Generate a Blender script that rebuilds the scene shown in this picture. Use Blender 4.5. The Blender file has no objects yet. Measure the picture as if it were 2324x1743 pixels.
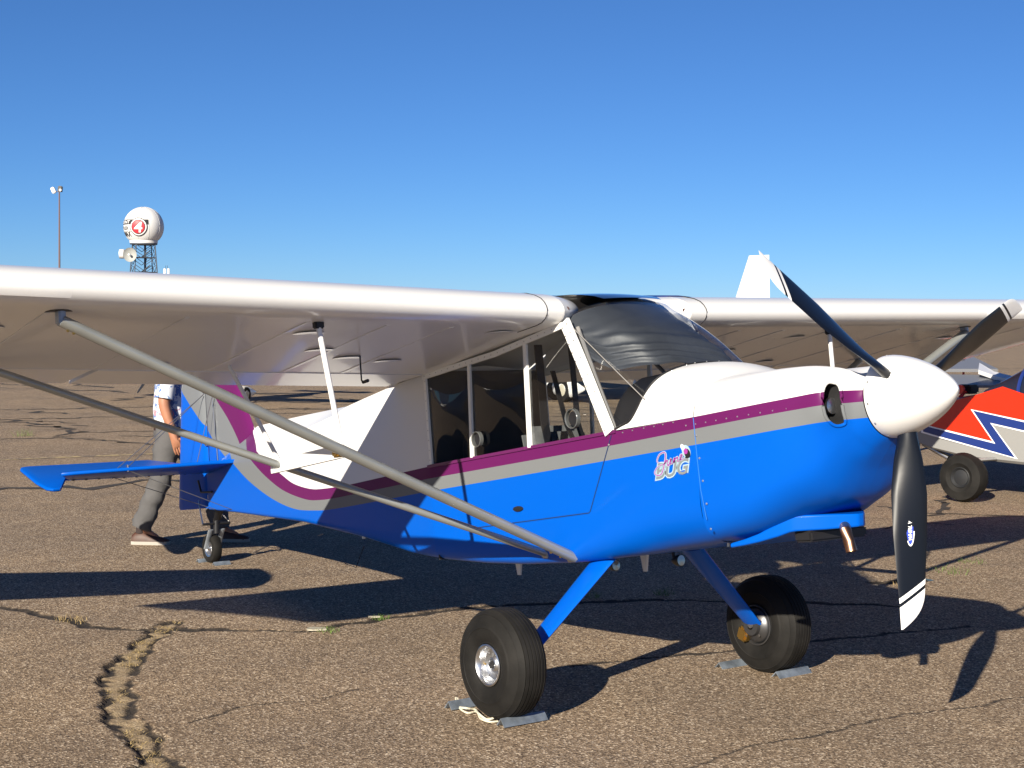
import bpy, bmesh, math, random
import numpy as np
from mathutils import Vector, Matrix, Quaternion
random.seed(7); rng = np.random.default_rng(7)
R = math.radians
scn = bpy.context.scene
col = scn.collection

# ------------------------------------------------------------------ camera
ACZ = -.02
CAM = np.array([5.6697, -5.1504, 1.8950+ACZ]); FPX = 3557.23; PW, PH = 2324, 1743
_y, _p, _r = R(143.3468), R(-2.5406), R(0.6527)
_f = np.array([math.cos(_y)*math.cos(_p), math.sin(_y)*math.cos(_p), math.sin(_p)])
_rt = np.array([math.sin(_y), -math.cos(_y), 0.0]); _up = np.cross(_rt, _f)
RT = math.cos(_r)*_rt + math.sin(_r)*_up; UP = -math.sin(_r)*_rt + math.cos(_r)*_up
cam = bpy.data.cameras.new('camera'); camo = bpy.data.objects.new('camera', cam); col.objects.link(camo)
cam.sensor_width = 36; cam.lens = FPX/PW*36; cam.clip_start = 0.05; cam.clip_end = 8000
camo.matrix_world = Matrix(((RT[0], UP[0], -_f[0], CAM[0]), (RT[1], UP[1], -_f[1], CAM[1]), (RT[2], UP[2], -_f[2], CAM[2]), (0, 0, 0, 1)))
scn.camera = camo
# ------------------------------------------------------------------ sky, sun, exposure
SUN_EL, SUN_AZ = 23.5, 120.0           # elevation; azimuth the light travels towards (from +x to +y)
w = bpy.data.worlds.new('World'); scn.world = w; w.use_nodes = True
nt = w.node_tree; sky = nt.nodes.new('ShaderNodeTexSky'); sky.sky_type = 'NISHITA'; sky.sun_disc = False
sky.sun_elevation = R(SUN_EL); sky.sun_rotation = R(150); sky.altitude = 3000; sky.air_density = 1.0; sky.dust_density = 0.0; sky.ozone_density = 10.0
nt.links.new(sky.outputs[0], nt.nodes['Background'].inputs[0]); nt.nodes['Background'].inputs[1].default_value = 0.05
ld = Vector((math.cos(R(SUN_AZ))*math.cos(R(SUN_EL)), math.sin(R(SUN_AZ))*math.cos(R(SUN_EL)), -math.sin(R(SUN_EL))))
sun = bpy.data.lights.new('sun', 'SUN'); sun.energy = 5.0; sun.angle = R(0.5); sun.color = (1.0, 0.91, 0.76)
suno = bpy.data.objects.new('sun', sun); col.objects.link(suno); suno.rotation_euler = ld.to_track_quat('-Z', 'Y').to_euler()
suno.location = (0, 0, 30)
scn.view_settings.view_transform = 'Standard'; scn.view_settings.look = 'None'
scn.view_settings.exposure = 0.95; scn.view_settings.gamma = 1.0; scn.view_settings.use_curve_mapping = False
scn.render.engine = 'CYCLES'

# ------------------------------------------------------------------ projection helpers (to place far things on the ground)
TH = R(7.98)
MB = np.array([[math.cos(TH), 0, -math.sin(TH)], [0, 1, 0], [math.sin(TH), 0, math.cos(TH)]])
def ray(px, py): return RT*(px-PW/2)/FPX - UP*(py-PH/2)/FPX + _f
def gnd(px, py, z=0.0):
    d = ray(px, py); return CAM + d*((z-CAM[2])/d[2])
def far(px, py, dist): return CAM + ray(px, py)*dist
def toB(P): return MB.T @ (np.array(P)-np.array([0, 0, ACZ]))
def hitb(px, py, ax, v):
    d = MB.T @ ray(px, py); o = MB.T @ (CAM-np.array([0, 0, ACZ])); i = 'xyz'.index(ax); return o + d*((v-o[i])/d[i])

# ------------------------------------------------------------------ materials
MATS = {}
def mat(name, color, rough=0.5, metal=0.0, coat=0.0, spec=0.5, noise=0.0, nscale=8.0, bump=0.0, bscale=40.0, alpha=None):
    if name in MATS: return MATS[name]
    m = bpy.data.materials.new(name); m.use_nodes = True; t = m.node_tree; b = t.nodes['Principled BSDF']
    b.inputs['Base Color'].default_value = (*color, 1); b.inputs['Roughness'].default_value = rough
    b.inputs['Metallic'].default_value = metal; b.inputs['Coat Weight'].default_value = coat; b.inputs['Coat Roughness'].default_value = 0.06
    b.inputs['Specular IOR Level'].default_value = spec
    tc = t.nodes.new('ShaderNodeTexCoord')
    if noise > 0:
        n = t.nodes.new('ShaderNodeTexNoise'); n.inputs['Scale'].default_value = nscale; n.inputs['Detail'].default_value = 6
        mx = t.nodes.new('ShaderNodeMix'); mx.data_type = 'RGBA'; mx.inputs[0].default_value = 1
        cr = t.nodes.new('ShaderNodeValToRGB'); cr.color_ramp.elements[0].position = .3; cr.color_ramp.elements[1].position = .7
        lo = tuple(c*(1-noise) for c in color); hi = tuple(min(1, c*(1+noise)) for c in color)
        cr.color_ramp.elements[0].color = (*lo, 1); cr.color_ramp.elements[1].color = (*hi, 1)
        t.links.new(tc.outputs['Object'], n.inputs['Vector']); t.links.new(n.outputs[0], cr.inputs[0]); t.links.new(cr.outputs[0], b.inputs['Base Color'])
        t.nodes.remove(mx)
    if bump > 0:
        n2 = t.nodes.new('ShaderNodeTexNoise'); n2.inputs['Scale'].default_value = bscale; n2.inputs['Detail'].default_value = 4
        bp = t.nodes.new('ShaderNodeBump'); bp.inputs['Strength'].default_value = bump; bp.inputs['Distance'].default_value = 0.01
        t.links.new(tc.outputs['Object'], n2.inputs['Vector']); t.links.new(n2.outputs[0], bp.inputs['Height']); t.links.new(bp.outputs[0], b.inputs['Normal'])
    MATS[name] = m; return m
WHITE = (.64, .64, .64); BLUE = (.0003, .085, .47); PURPLE = (.10, .010, .080); GREY = (.150, .160, .170)
def paint_bump(t, b, strength=0.04, scale=3.0):
    tc = t.nodes.new('ShaderNodeTexCoord'); n2 = t.nodes.new('ShaderNodeTexNoise'); n2.inputs['Scale'].default_value = scale; n2.inputs['Detail'].default_value = 3
    bp = t.nodes.new('ShaderNodeBump'); bp.inputs['Strength'].default_value = strength; bp.inputs['Distance'].default_value = 0.02
    t.links.new(tc.outputs['Object'], n2.inputs['Vector']); t.links.new(n2.outputs[0], bp.inputs['Height']); t.links.new(bp.outputs[0], b.inputs['Normal'])
def livery():
    m = bpy.data.materials.new('livery'); m.use_nodes = True; t = m.node_tree; b = t.nodes['Principled BSDF']
    b.inputs['Roughness'].default_value = .32; b.inputs['Coat Weight'].default_value = .06; b.inputs['Coat Roughness'].default_value = .08; b.inputs['Specular IOR Level'].default_value = .10
    cur = None
    for nm, c in (('d3', GREY), ('d2', PURPLE), ('d1', WHITE)):
        at = t.nodes.new('ShaderNodeAttribute'); at.attribute_name = nm
        gt = t.nodes.new('ShaderNodeMath'); gt.operation = 'GREATER_THAN'; gt.inputs[1].default_value = 0; t.links.new(at.outputs['Fac'], gt.inputs[0])
        mx = t.nodes.new('ShaderNodeMix'); mx.data_type = 'RGBA'; t.links.new(gt.outputs[0], mx.inputs[0])
        if cur is None: mx.inputs[6].default_value = (*BLUE, 1)
        else: t.links.new(cur, mx.inputs[6])
        mx.inputs[7].default_value = (*c, 1); cur = mx.outputs[2]
    t.links.new(cur, b.inputs['Base Color']); paint_bump(t, b); return m
M_LIV = livery()
M_WHITE = mat('white_paint', (.68, .68, .68), .28, coat=.35, bump=.03, bscale=3)
M_BLUE = mat('blue_paint', BLUE, .32, coat=.06, spec=.10, bump=.03, bscale=4)
M_STRUT = mat('grey_strut_paint', (.30, .315, .31), .34, metal=.45, noise=.08, nscale=6)
M_ALU = mat('brushed_aluminium', (.62, .63, .65), .3, metal=1, noise=.12, nscale=30)
M_GALV = mat('dull_aluminium', (.36, .40, .45), .45, metal=.6, noise=.2, nscale=25)
M_BLACK = mat('black_plastic', (.012, .012, .014), .45)
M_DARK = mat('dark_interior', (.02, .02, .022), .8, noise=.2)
M_RUB = mat('tyre_rubber', (.0095, .0088, .008), .75, spec=.25, noise=.55, nscale=7, bump=.1, bscale=90)
M_BRASS = mat('brass', (.65, .42, .12), .35, metal=1)
M_STEEL = mat('steel', (.5, .5, .5), .35, metal=1)
M_WIRE = mat('wire', (.25, .25, .25), .4, metal=.8)
M_COPPER = mat('heat_stained_steel', (.42, .22, .13), .35, metal=1, noise=.3, nscale=20)
M_ROPE = mat('rope', (.62, .58, .45), .9, bump=.4, bscale=120)
M_BLADE = mat('black_blade', (.010, .012, .016), .22, coat=.6, noise=.2)
M_DEC_W = mat('white_decal', (.8, .8, .8), .4); M_DEC_B = mat('blue_decal', (.03, .06, .45), .4)
M_SKYL = mat('tinted_skylight', (.012, .018, .035), .05, coat=1.0)
M_SHADE = mat('sunshade_cloth', (.045, .049, .056), .5, noise=.25, nscale=5, bump=.12, bscale=30)
M_SEAT = mat('seat_fabric', (.12, .125, .13), .85, noise=.2, nscale=30)
def glass(name, tint, rough, wav, wscale, refl=1.45):
    m = bpy.data.materials.new(name); m.use_nodes = True; t = m.node_tree
    for n in list(t.nodes): t.nodes.remove(n)
    o = t.nodes.new('ShaderNodeOutputMaterial'); mx = t.nodes.new('ShaderNodeMixShader'); tr = t.nodes.new('ShaderNodeBsdfTransparent'); gl = t.nodes.new('ShaderNodeBsdfGlossy')
    lw = t.nodes.new('ShaderNodeLayerWeight'); lw.inputs[0].default_value = .5; pw = t.nodes.new('ShaderNodeMath'); pw.operation = 'POWER'; pw.inputs[1].default_value = 4.0; t.links.new(lw.outputs['Facing'], pw.inputs[0]); fr = t.nodes.new('ShaderNodeMath'); fr.operation = 'MULTIPLY_ADD'; f0 = ((refl-1)/(refl+1))**2*1.1; fr.inputs[1].default_value = 1-f0; fr.inputs[2].default_value = f0; t.links.new(pw.outputs[0], fr.inputs[0]); tr.inputs[0].default_value = (*tint, 1); gl.inputs['Roughness'].default_value = rough
    tc = t.nodes.new('ShaderNodeTexCoord'); n = t.nodes.new('ShaderNodeTexNoise'); n.inputs['Scale'].default_value = wscale; n.inputs['Detail'].default_value = 1
    bp = t.nodes.new('ShaderNodeBump'); bp.inputs['Strength'].default_value = wav; bp.inputs['Distance'].default_value = .05
    t.links.new(tc.outputs['Object'], n.inputs['Vector']); t.links.new(n.outputs[0], bp.inputs['Height']); t.links.new(bp.outputs[0], gl.inputs['Normal'])
    t.links.new(fr.outputs[0], mx.inputs[0]); t.links.new(tr.outputs[0], mx.inputs[1]); t.links.new(gl.outputs[0], mx.inputs[2]); t.links.new(mx.outputs[0], o.inputs[0]); return m
M_GLASS = glass('window_plexiglass', (.90, .92, .92), .02, .25, 2.2, 1.55)
M_WIND = glass('windshield_plexiglass', (.86, .88, .90), .02, .05, 2.0, 1.45)

# ------------------------------------------------------------------ mesh helpers
def obj(name, V, F, m, parent=None, smooth=True, attrs=None, auto=None):
    me = bpy.data.meshes.new(name); me.from_pydata([tuple(map(float, v)) for v in V], [], [tuple(map(int, f)) for f in F]); me.update()
    if m is not None: me.materials.append(m)
    if smooth: me.polygons.foreach_set('use_smooth', [True]*len(me.polygons))
    if attrs:
        for k, a in attrs.items():
            at = me.attributes.new(k, 'FLOAT', 'POINT'); at.data.foreach_set('value', np.asarray(a, np.float32))
    if auto is not None:
        bm = bmesh.new(); bm.from_mesh(me); bmesh.ops.recalc_face_normals(bm, faces=bm.faces)
        for e in bm.edges:
            if len(e.link_faces) == 2 and e.calc_face_angle(0) > R(auto): e.smooth = False
        bm.to_mesh(me); bm.free()
    o = bpy.data.objects.new(name, me); col.objects.link(o)
    if parent is not None: o.parent = parent
    return o
def tag(o, label=None, cat=None, group=None, kind=None):
    if label: o['label'] = label
    if cat: o['category'] = cat
    if group: o['group'] = group
    if kind: o['kind'] = kind
    return o
def empty(name, loc=(0, 0, 0), rot=(0, 0, 0), label=None, cat=None, group=None):
    o = bpy.data.objects.new(name, None); col.objects.link(o); o.location = loc; o.rotation_euler = rot; o.empty_display_size = .2
    return tag(o, label, cat, group)
class MB_:
    def __init__(s): s.V = []; s.F = []
    def add(s, V, F):
        n = len(s.V); s.V += [tuple(v) for v in V]; s.F += [tuple(i+n for i in f) for f in F]; return s
    def box(s, c, d, rot=None, bev=0.0):
        bm = bmesh.new(); bmesh.ops.create_cube(bm, size=1)
        for v in bm.verts: v.co = Vector((v.co.x*d[0], v.co.y*d[1], v.co.z*d[2]))
        if bev > 0: bmesh.ops.bevel(bm, geom=list(bm.edges), offset=bev, segments=2, affect='EDGES')
        M = (rot.to_matrix() if rot is not None else Matrix.Identity(3))
        V = [M @ v.co + Vector(c) for v in bm.verts]; bm.verts.index_update(); F = [[v.index for v in f.verts] for f in bm.faces]; bm.free()
        return s.add(V, F)
    def tube(s, P, r, n=10, ry=None, cap=True, upv=(0, 0, 1), closed=False):
        P = [Vector(p) for p in P]; N = len(P); rr = r if hasattr(r, '__len__') else [r]*N; r2 = ry if hasattr(ry, '__len__') else ([ry]*N if ry else rr)
        V = []; F = []; u = Vector(upv)
        for i in range(N):
            a = P[(i-1) % N] if closed else P[max(0, i-1)]; b = P[(i+1) % N] if closed else P[min(N-1, i+1)]
            t = (b-a).normalized(); side = t.cross(u)
            if side.length < 1e-4: side = t.cross(Vector((1, 0, .1)))
            side.normalize(); up = side.cross(t).normalized()
            for k in range(n):
                an = 2*math.pi*k/n; V.append(P[i] + side*math.cos(an)*rr[i] + up*math.sin(an)*r2[i])
        for i in range(N if closed else N-1):
            j = (i+1) % N
            for k in range(n):
                F.append((i*n+k, i*n+(k+1) % n, j*n+(k+1) % n, j*n+k))
        if cap and not closed: F.append(tuple(range(n))[::-1]); F.append(tuple((N-1)*n+k for k in range(n)))
        return s.add(V, F)
    def loft(s, rings, closed=True, cap=True):
        n = len(rings[0]); V = [p for r in rings for p in r]; F = []
        for i in range(len(rings)-1):
            for k in range(n if closed else n-1):
                F.append((i*n+k, i*n+(k+1) % n, (i+1)*n+(k+1) % n, (i+1)*n+k))
        if cap: F.append(tuple(range(n))[::-1]); F.append(tuple((len(rings)-1)*n+k for k in range(n)))
        return s.add(V, F)
    def lathe(s, prof, n=40, c=(0, 0, 0), axis='y'):
        rings = []
        for (a, r) in prof:
            ring = []
            for k in range(n):
                t = 2*math.pi*k/n; u, v = r*math.cos(t), r*math.sin(t)
                p = {'y': (u, a, v), 'x': (a, u, v), 'z': (u, v, a)}[axis]; ring.append((p[0]+c[0], p[1]+c[1], p[2]+c[2]))
            rings.append(ring)
        return s.loft(rings, True, False)
    def prism(s, pts, y0, y1, ax='y'):
        # extrude a polygon given in the two other axes
        def mk(p, q): return {'y': (p[0], q, p[1]), 'x': (q, p[0], p[1]), 'z': (p[0], p[1], q)}[ax]
        n = len(pts); V = [mk(p, y0) for p in pts]+[mk(p, y1) for p in pts]; F = [tuple(range(n)), tuple(range(2*n-1, n-1, -1))]
        F += [(k, (k+1) % n, n+(k+1) % n, n+k) for k in range(n)]
        return s.add(V, F)
    def obj(s, name, m, parent=None, smooth=True, auto=35, attrs=None): return obj(name, s.V, s.F, m, parent, smooth, attrs, auto)
def spl(P, n):
    # Catmull-Rom through points, n samples
    P = np.asarray(P, float); N = len(P); t = np.linspace(0, N-1, n); i = np.clip(t.astype(int), 0, N-2); f = (t-i)[:, None]
    p0 = P[np.maximum(i-1, 0)]; p1 = P[i]; p2 = P[i+1]; p3 = P[np.minimum(i+2, N-1)]
    return .5*((2*p1)+(-p0+p2)*f+(2*p0-5*p1+4*p2-p3)*f*f+(-p0+3*p1-3*p2+p3)*f**3)
def quadgrid(nu, nv): return [(i*nv+k, i*nv+k+1, (i+1)*nv+k+1, (i+1)*nv+k) for i in range(nu-1) for k in range(nv-1)]
def text_mesh(s, size, shear=0.0, spacing=1.0, bold=0.0):
    cu = bpy.data.curves.new('lettering', 'FONT'); cu.body = s; cu.size = size; cu.shear = shear; cu.space_character = spacing; cu.offset = bold; cu.resolution_u = 3
    o = bpy.data.objects.new('lettering', cu); col.objects.link(o); bpy.context.view_layer.update()
    me = bpy.data.meshes.new_from_object(o); V = [tuple(v.co) for v in me.vertices]; F = [tuple(p.vertices) for p in me.polygons]
    bpy.data.objects.remove(o); bpy.data.curves.remove(cu); bpy.data.meshes.remove(me); return V, F
def ribbon(P, w, n=40):
    P = spl(P, n); V = []; F = []
    for i in range(n):
        a = P[max(0, i-1)]; b = P[min(n-1, i+1)]; t = b-a; t /= (np.hypot(*t)+1e-9); nrm = np.array([-t[1], t[0]])
        ww = w*(.55+.45*math.sin(math.pi*i/(n-1)))
        V += [tuple(P[i]+nrm*ww/2)+(0,), tuple(P[i]-nrm*ww/2)+(0,)]
    F = [(2*i, 2*i+1, 2*i+3, 2*i+2) for i in range(n-1)]; return V, F

def vnoise(x, y, seed=0):
    xi = np.floor(x).astype(np.int64); yi = np.floor(y).astype(np.int64); fx = x-xi; fy = y-yi
    fx = fx*fx*(3-2*fx); fy = fy*fy*(3-2*fy)
    def h(a, b):
        v = np.sin(a*127.1+b*311.7+seed*74.7)*43758.5453; return v-np.floor(v)
    return (h(xi, yi)*(1-fx)+h(xi+1, yi)*fx)*(1-fy)+(h(xi, yi+1)*(1-fx)+h(xi+1, yi+1)*fx)*fy
def polydist(X, Y, P):
    P = np.asarray(P, float); best = np.full(X.shape, 1e9); sgn = np.zeros(X.shape); al = np.zeros(X.shape); L = 0
    for a, b in zip(P[:-1], P[1:]):
        d = b-a; l = math.hypot(*d); t = np.clip(((X-a[0])*d[0]+(Y-a[1])*d[1])/(l*l), 0, 1)
        dx = X-(a[0]+t*d[0]); dy = Y-(a[1]+t*d[1]); dd = np.hypot(dx, dy); s = np.sign(d[0]*dy-d[1]*dx); mk = dd < best
        best = np.where(mk, dd, best); sgn = np.where(mk, s, sgn); al = np.where(mk, L+t*l, al); L += l
    return best, sgn, al

# ================================================================== GROUND
def jag(P, step=.05, amp=.02, seed=1):
    P = np.asarray(P, float); rg = np.random.default_rng(seed); out = [P[0]]
    for a, b in zip(P[:-1], P[1:]):
        n = max(1, int(np.hypot(*(b-a))/step))
        for k in range(1, n+1):
            q = a+(b-a)*k/n; out.append(q+(rg.normal(0, amp, 2) if k < n else rg.normal(0, amp*.5, 2)))
    return np.array(out)
def gp(L): return np.array([gnd(*p)[:2] for p in L])
CR_MAIN = jag(gp([(392, 1412), (358, 1434), (325, 1460), (285, 1505), (262, 1546), (270, 1590), (277, 1631), (303, 1656), (334, 1688), (360, 1729), (385, 1775), (400, 1850)]), .07, .016, 3)
CR_A = jag(gp([(-250, 1345), (-60, 1372), (0, 1380), (75, 1388), (130, 1402), (200, 1422), (300, 1429), (400, 1425), (560, 1430), (700, 1431), (770, 1418), (870, 1402), (960, 1394), (1060, 1380), (1250, 1370), (1500, 1362), (1750, 1366), (1960, 1372), (2090, 1378)]), .09, .018, 4)
CR_B = jag(gp([(1300, 1512), (1454, 1495), (1653, 1479), (1841, 1457), (2073, 1434), (2200, 1420)]), .09, .014, 5)
CR_C = jag(gp([(1985, 1322), (2080, 1318), (2140, 1305), (2230, 1280), (2324, 1262), (2450, 1245)]), .09, .025, 6)
X0, X1, Y0, Y1, ST = -6.0, 3.6, -4.0, 4.0, 0.015
xs = np.arange(X0, X1+1e-6, ST); ys = np.arange(Y0, Y1+1e-6, ST); GX, GY = np.meshgrid(xs, ys, indexing='ij'); gx = GX.ravel(); gy = GY.ravel()
nz = vnoise(gx*14, gy*14, 1)*.6+vnoise(gx*33, gy*33, 2)*.4
low = vnoise(gx*3, gy*3, 5)
# uneven pavement, flat towards the rim of the patch
edge = np.clip(np.minimum.reduce([gx-X0, X1-gx, gy-Y0, Y1-gy])/.4, 0, 1)
z = (vnoise(gx*.9, gy*.9, 9)-.5)*.010*edge
dirt = np.zeros_like(gx); tar = np.zeros_like(gx)
def groove(P, hw, dep, fill=0.0, seed=0, wide=None):
    global z, dirt, tar
    lo = P.min(0)-.5; hi = P.max(0)+.5; mk = np.where((gx > lo[0]) & (gx < hi[0]) & (gy > lo[1]) & (gy < hi[1]))[0]
    d, s, al = polydist(gx[mk], gy[mk], P); n_ = nz[mk]; vary = .55+.9*vnoise(al*4+seed*9, al*0+seed, seed+3)
    if wide is not None:
        half = wide*vary; dd = np.abs(d+(n_-.5)*.05-half*.75); g = np.clip(1-dd/(hw*(.35+1.1*n_)), 0, 1)
        g_ = np.clip((vnoise(gx[mk]*7+seed, gy[mk]*7, 17+seed)-.22)*3, 0, 1); g *= g_
        ins = np.clip((half*.8-(d+(n_-.5)*.05))/.03, 0, 1); dirt[mk] = np.maximum(dirt[mk], ins*(.55+.45*low[mk]))
        z[mk] -= dep*np.sqrt(g)+ins*.012*(1-g)*(.4+n_); tar[mk] = np.maximum(tar[mk], np.clip((1.15-dd/(hw*(.25+1.25*n_)))*3.5, 0, 1)*(g_ > 0))
    else:
        g = np.clip(1-(d+(n_-.5)*hw*.9)/(hw*vary), 0, 1); z[mk] -= dep*np.sqrt(g); tar[mk] = np.maximum(tar[mk], np.clip((1.25-(d+(n_-.5)*hw*1.6)/(hw*vary))*3.5, 0, 1))
        if fill: 
            g2 = np.clip(1-(d+(n_-.5)*hw)/(hw*fill), 0, 1)*np.clip((vnoise(al*1.6, al*0+3, seed)-.6)*4, 0, 1); dirt[mk] = np.maximum(dirt[mk], g2*.8)
groove(CR_MAIN, .026, .022, seed=1, wide=.070)
groove(CR_A, .032, .012, 2.2, seed=2); groove(CR_B, .018, .008, seed=3); groove(CR_C, .035, .014, 3.0, seed=4)
CR_D = jag(gp([(1560, 1743), (1700, 1690), (1860, 1668), (2050, 1620), (2230, 1600), (2400, 1560)]), .08, .012, 11); CR_E = jag(gp([(430, 1640), (560, 1600), (700, 1590), (820, 1560)]), .07, .012, 12)
groove(CR_D, .007, .004, seed=6); groove(CR_E, .006, .004, seed=7)
z *= np.where(edge > 0, 1, 0)
nX, nY = len(xs), len(ys); V = np.stack([gx, gy, z], 1)
ii = np.arange((nX-1)*(nY-1)); a = (ii//(nY-1))*nY+ii % (nY-1); Q = np.stack([a, a+nY, a+nY+1, a+1], 1)
BIG = 3000.0; x1, y1 = xs[-1], ys[-1]
def outer(L):
    return L
base = len(V)
ext = np.array([(-BIG, -BIG, 0), (BIG, -BIG, 0), (BIG, BIG, 0), (-BIG, BIG, 0)])
V = np.vstack([V, ext]); c00, c10, c11, c01 = 0, (nX-1)*nY, (nX-1)*nY+nY-1, nY-1
Q = np.vstack([Q, [(base, base+1, c10, c00), (base+1, base+2, c11, c10), (base+2, base+3, c01, c11), (base+3, base, c00, c01)]])
me = bpy.data.meshes.new('apron_ground'); me.vertices.add(len(V)); me.vertices.foreach_set('co', V.ravel().astype(np.float32))
me.loops.add(Q.size); me.loops.foreach_set('vertex_index', Q.ravel().astype(np.int32)); me.polygons.add(len(Q))
me.polygons.foreach_set('loop_start', np.arange(0, Q.size, 4, dtype=np.int32)); me.update(); me.validate()
me.polygons.foreach_set('use_smooth', [True]*len(Q))
for k, arr in (('dirt', dirt), ('tar', tar)):
    at = me.attributes.new(k, 'FLOAT', 'POINT'); at.data.foreach_set('value', np.concatenate([arr, [0]*4]).astype(np.float32))
def asphalt():
    m = bpy.data.materials.new('worn_asphalt'); m.use_nodes = True; t = m.node_tree; b = t.nodes['Principled BSDF']; L = t.links.new
    tc = t.nodes.new('ShaderNodeTexCoord')
    def noise(s, d=4, r=.6):
        n = t.nodes.new('ShaderNodeTexNoise'); n.inputs['Scale'].default_value = s; n.inputs['Detail'].default_value = d; n.inputs['Roughness'].default_value = r; L(tc.outputs['Object'], n.inputs['Vector']); return n
    def ramp(src, st):
        r = t.nodes.new('ShaderNodeValToRGB'); e = r.color_ramp.elements
        while len(e) < len(st): e.new(.5)
        for q, (p, c) in zip(e, st): q.position = p; q.color = (*c, 1)
        L(src, r.inputs[0]); return r.outputs[0]
    def mix(f, a, b_, mode='MIX'):
        x = t.nodes.new('ShaderNodeMix'); x.data_type = 'RGBA'; x.blend_type = mode
        (L(f, x.inputs[0]) if not isinstance(f, float) else setattr(x.inputs[0], 'default_value', f))
        for i, v in ((6, a), (7, b_)):
            (L(v, x.inputs[i]) if not isinstance(v, tuple) else setattr(x.inputs[i], 'default_value', (*v, 1)))
        return x.outputs[2]
    vo = t.nodes.new('ShaderNodeTexVoronoi'); vo.inputs['Scale'].default_value = 105; L(tc.outputs['Object'], vo.inputs['Vector'])
    bw = t.nodes.new('ShaderNodeSeparateColor'); L(vo.outputs['Color'], bw.inputs[0])
    stones = ramp(bw.outputs[0], [(0, (.10, .071, .046)), (.28, (.19, .138, .090)), (.60, (.285, .212, .142)), (.85, (.40, .307, .212)), (1, (.66, .56, .43))])
    fine = ramp(noise(160, 3).outputs[0], [(.32, (.55, .54, .53)), (.62, (1.15, 1.13, 1.1))])
    c = mix(1.0, stones, fine, 'MULTIPLY')
    big = ramp(noise(.8, 5).outputs[0], [(.3, (.80, .80, .82)), (.7, (1.12, 1.09, 1.04))]); c = mix(1.0, c, big, 'MULTIPLY')
    blot = ramp(noise(3.1, 6, .7).outputs[0], [(.50, (1, 1, 1)), (.75, (.74, .75, .78))]); c = mix(1.0, c, blot, 'MULTIPLY')
    ad = t.nodes.new('ShaderNodeAttribute'); ad.attribute_name = 'dirt'; at_ = t.nodes.new('ShaderNodeAttribute'); at_.attribute_name = 'tar'
    soil = ramp(noise(45, 5).outputs[0], [(.3, (.19, .135, .08)), (.7, (.42, .33, .20))])
    c = mix(ad.outputs['Fac'], c, soil); tarc = ramp(noise(30).outputs[0], [(.3, (.012, .010, .009)), (.7, (.05, .04, .032))]); c = mix(at_.outputs['Fac'], c, tarc)
    L(c, b.inputs['Base Color']); b.inputs['Roughness'].default_value = .85; b.inputs['Specular IOR Level'].default_value = .3
    bp = t.nodes.new('ShaderNodeBump'); bp.inputs['Strength'].default_value = .55; bp.inputs['Distance'].default_value = .006
    ad2 = t.nodes.new('ShaderNodeMath'); ad2.operation = 'ADD'; L(vo.outputs['Distance'], ad2.inputs[0]); nn = noise(120, 3); L(nn.outputs[0], ad2.inputs[1])
    L(ad2.outputs[0], bp.inputs['Height']); L(bp.outputs[0], b.inputs['Normal']); return m
M_ASPH = asphalt(); me.materials.append(M_ASPH)
gr = bpy.data.objects.new('apron_ground', me); col.objects.link(gr); tag(gr, 'brown worn asphalt apron under the aircraft', None, None, 'structure')

# far cracks, seams, dark bands and painted shadow strips, grown as one mass
def strip(mb, P, w0, seed, amp=.05):
    P = jag(P, max(.12, w0), w0*.7, seed); rg = np.random.default_rng(seed+50); VV = []
    for i in range(len(P)):
        a_ = P[max(0, i-1)]; b_ = P[min(len(P)-1, i+1)]; t_ = (b_-a_)/(np.hypot(*(b_-a_))+1e-9); n_ = np.array([-t_[1], t_[0]]); ww = w0*rg.uniform(.25, 1.0)
        VV += [(P[i][0]+n_[0]*ww/2, P[i][1]+n_[1]*ww/2, .004), (P[i][0]-n_[0]*ww/2, P[i][1]-n_[1]*ww/2, .004)]
    mb.add(VV, [(2*i, 2*i+1, 2*i+3, 2*i+2) for i in range(len(P)-1)])
cr = MB_()
farL = [([(-200, 1120), (0, 1111), (120, 1104), (260, 1098), (406, 1092), (600, 1084)], .26), ([(0, 997), (33, 996), (115, 994), (180, 996), (266, 1003), (345, 1010), (430, 1016)], .12),  # first strip: a long, wide dark band
        ([(120, 992), (155, 984), (182, 981), (130, 971), (66, 960), (10, 953)], .16), ([(182, 981), (304, 980), (420, 979), (560, 978)], .09), ([(-50, 931), (210, 926), (345, 923), (560, 920)], .16),
        ([(34, 951), (210, 948), (350, 945), (620, 940)], .14), ([(160, 870), (200, 875), (252, 880)], .3), ([(95, 933), (125, 938), (150, 941)], .25), ([(138, 884), (200, 886), (270, 891)], .22),
        ([(255, 909), (280, 905), (318, 901)], .3), ([(160, 965), (178, 966), (196, 966)], .15), ([(570, 893), (650, 893), (850, 889)], .5), ([(600, 912), (700, 915), (830, 911)], .3),  # wide strips past the rear fuselage paint the far airplanes' shadow bands
        ([(560, 930), (640, 928), (760, 931)], .2), ([(1150, 935), (1300, 930), (1500, 925)], .12), ([(1150, 960), (1250, 958), (1420, 955)], .1), ([(1150, 985), (1300, 978)], .08),
        ([(2060, 1180), (2130, 1168), (2150, 1150), (2140, 1125)], .10), ([(2010, 1200), (2090, 1185), (2160, 1192)], .07), ([(1990, 1150), (2100, 1165), (2324, 1172)], .05)]
for i, (L_, w_) in enumerate(farL): strip(cr, gp(L_), w_, 100+i)
rg = np.random.default_rng(77)
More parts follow.
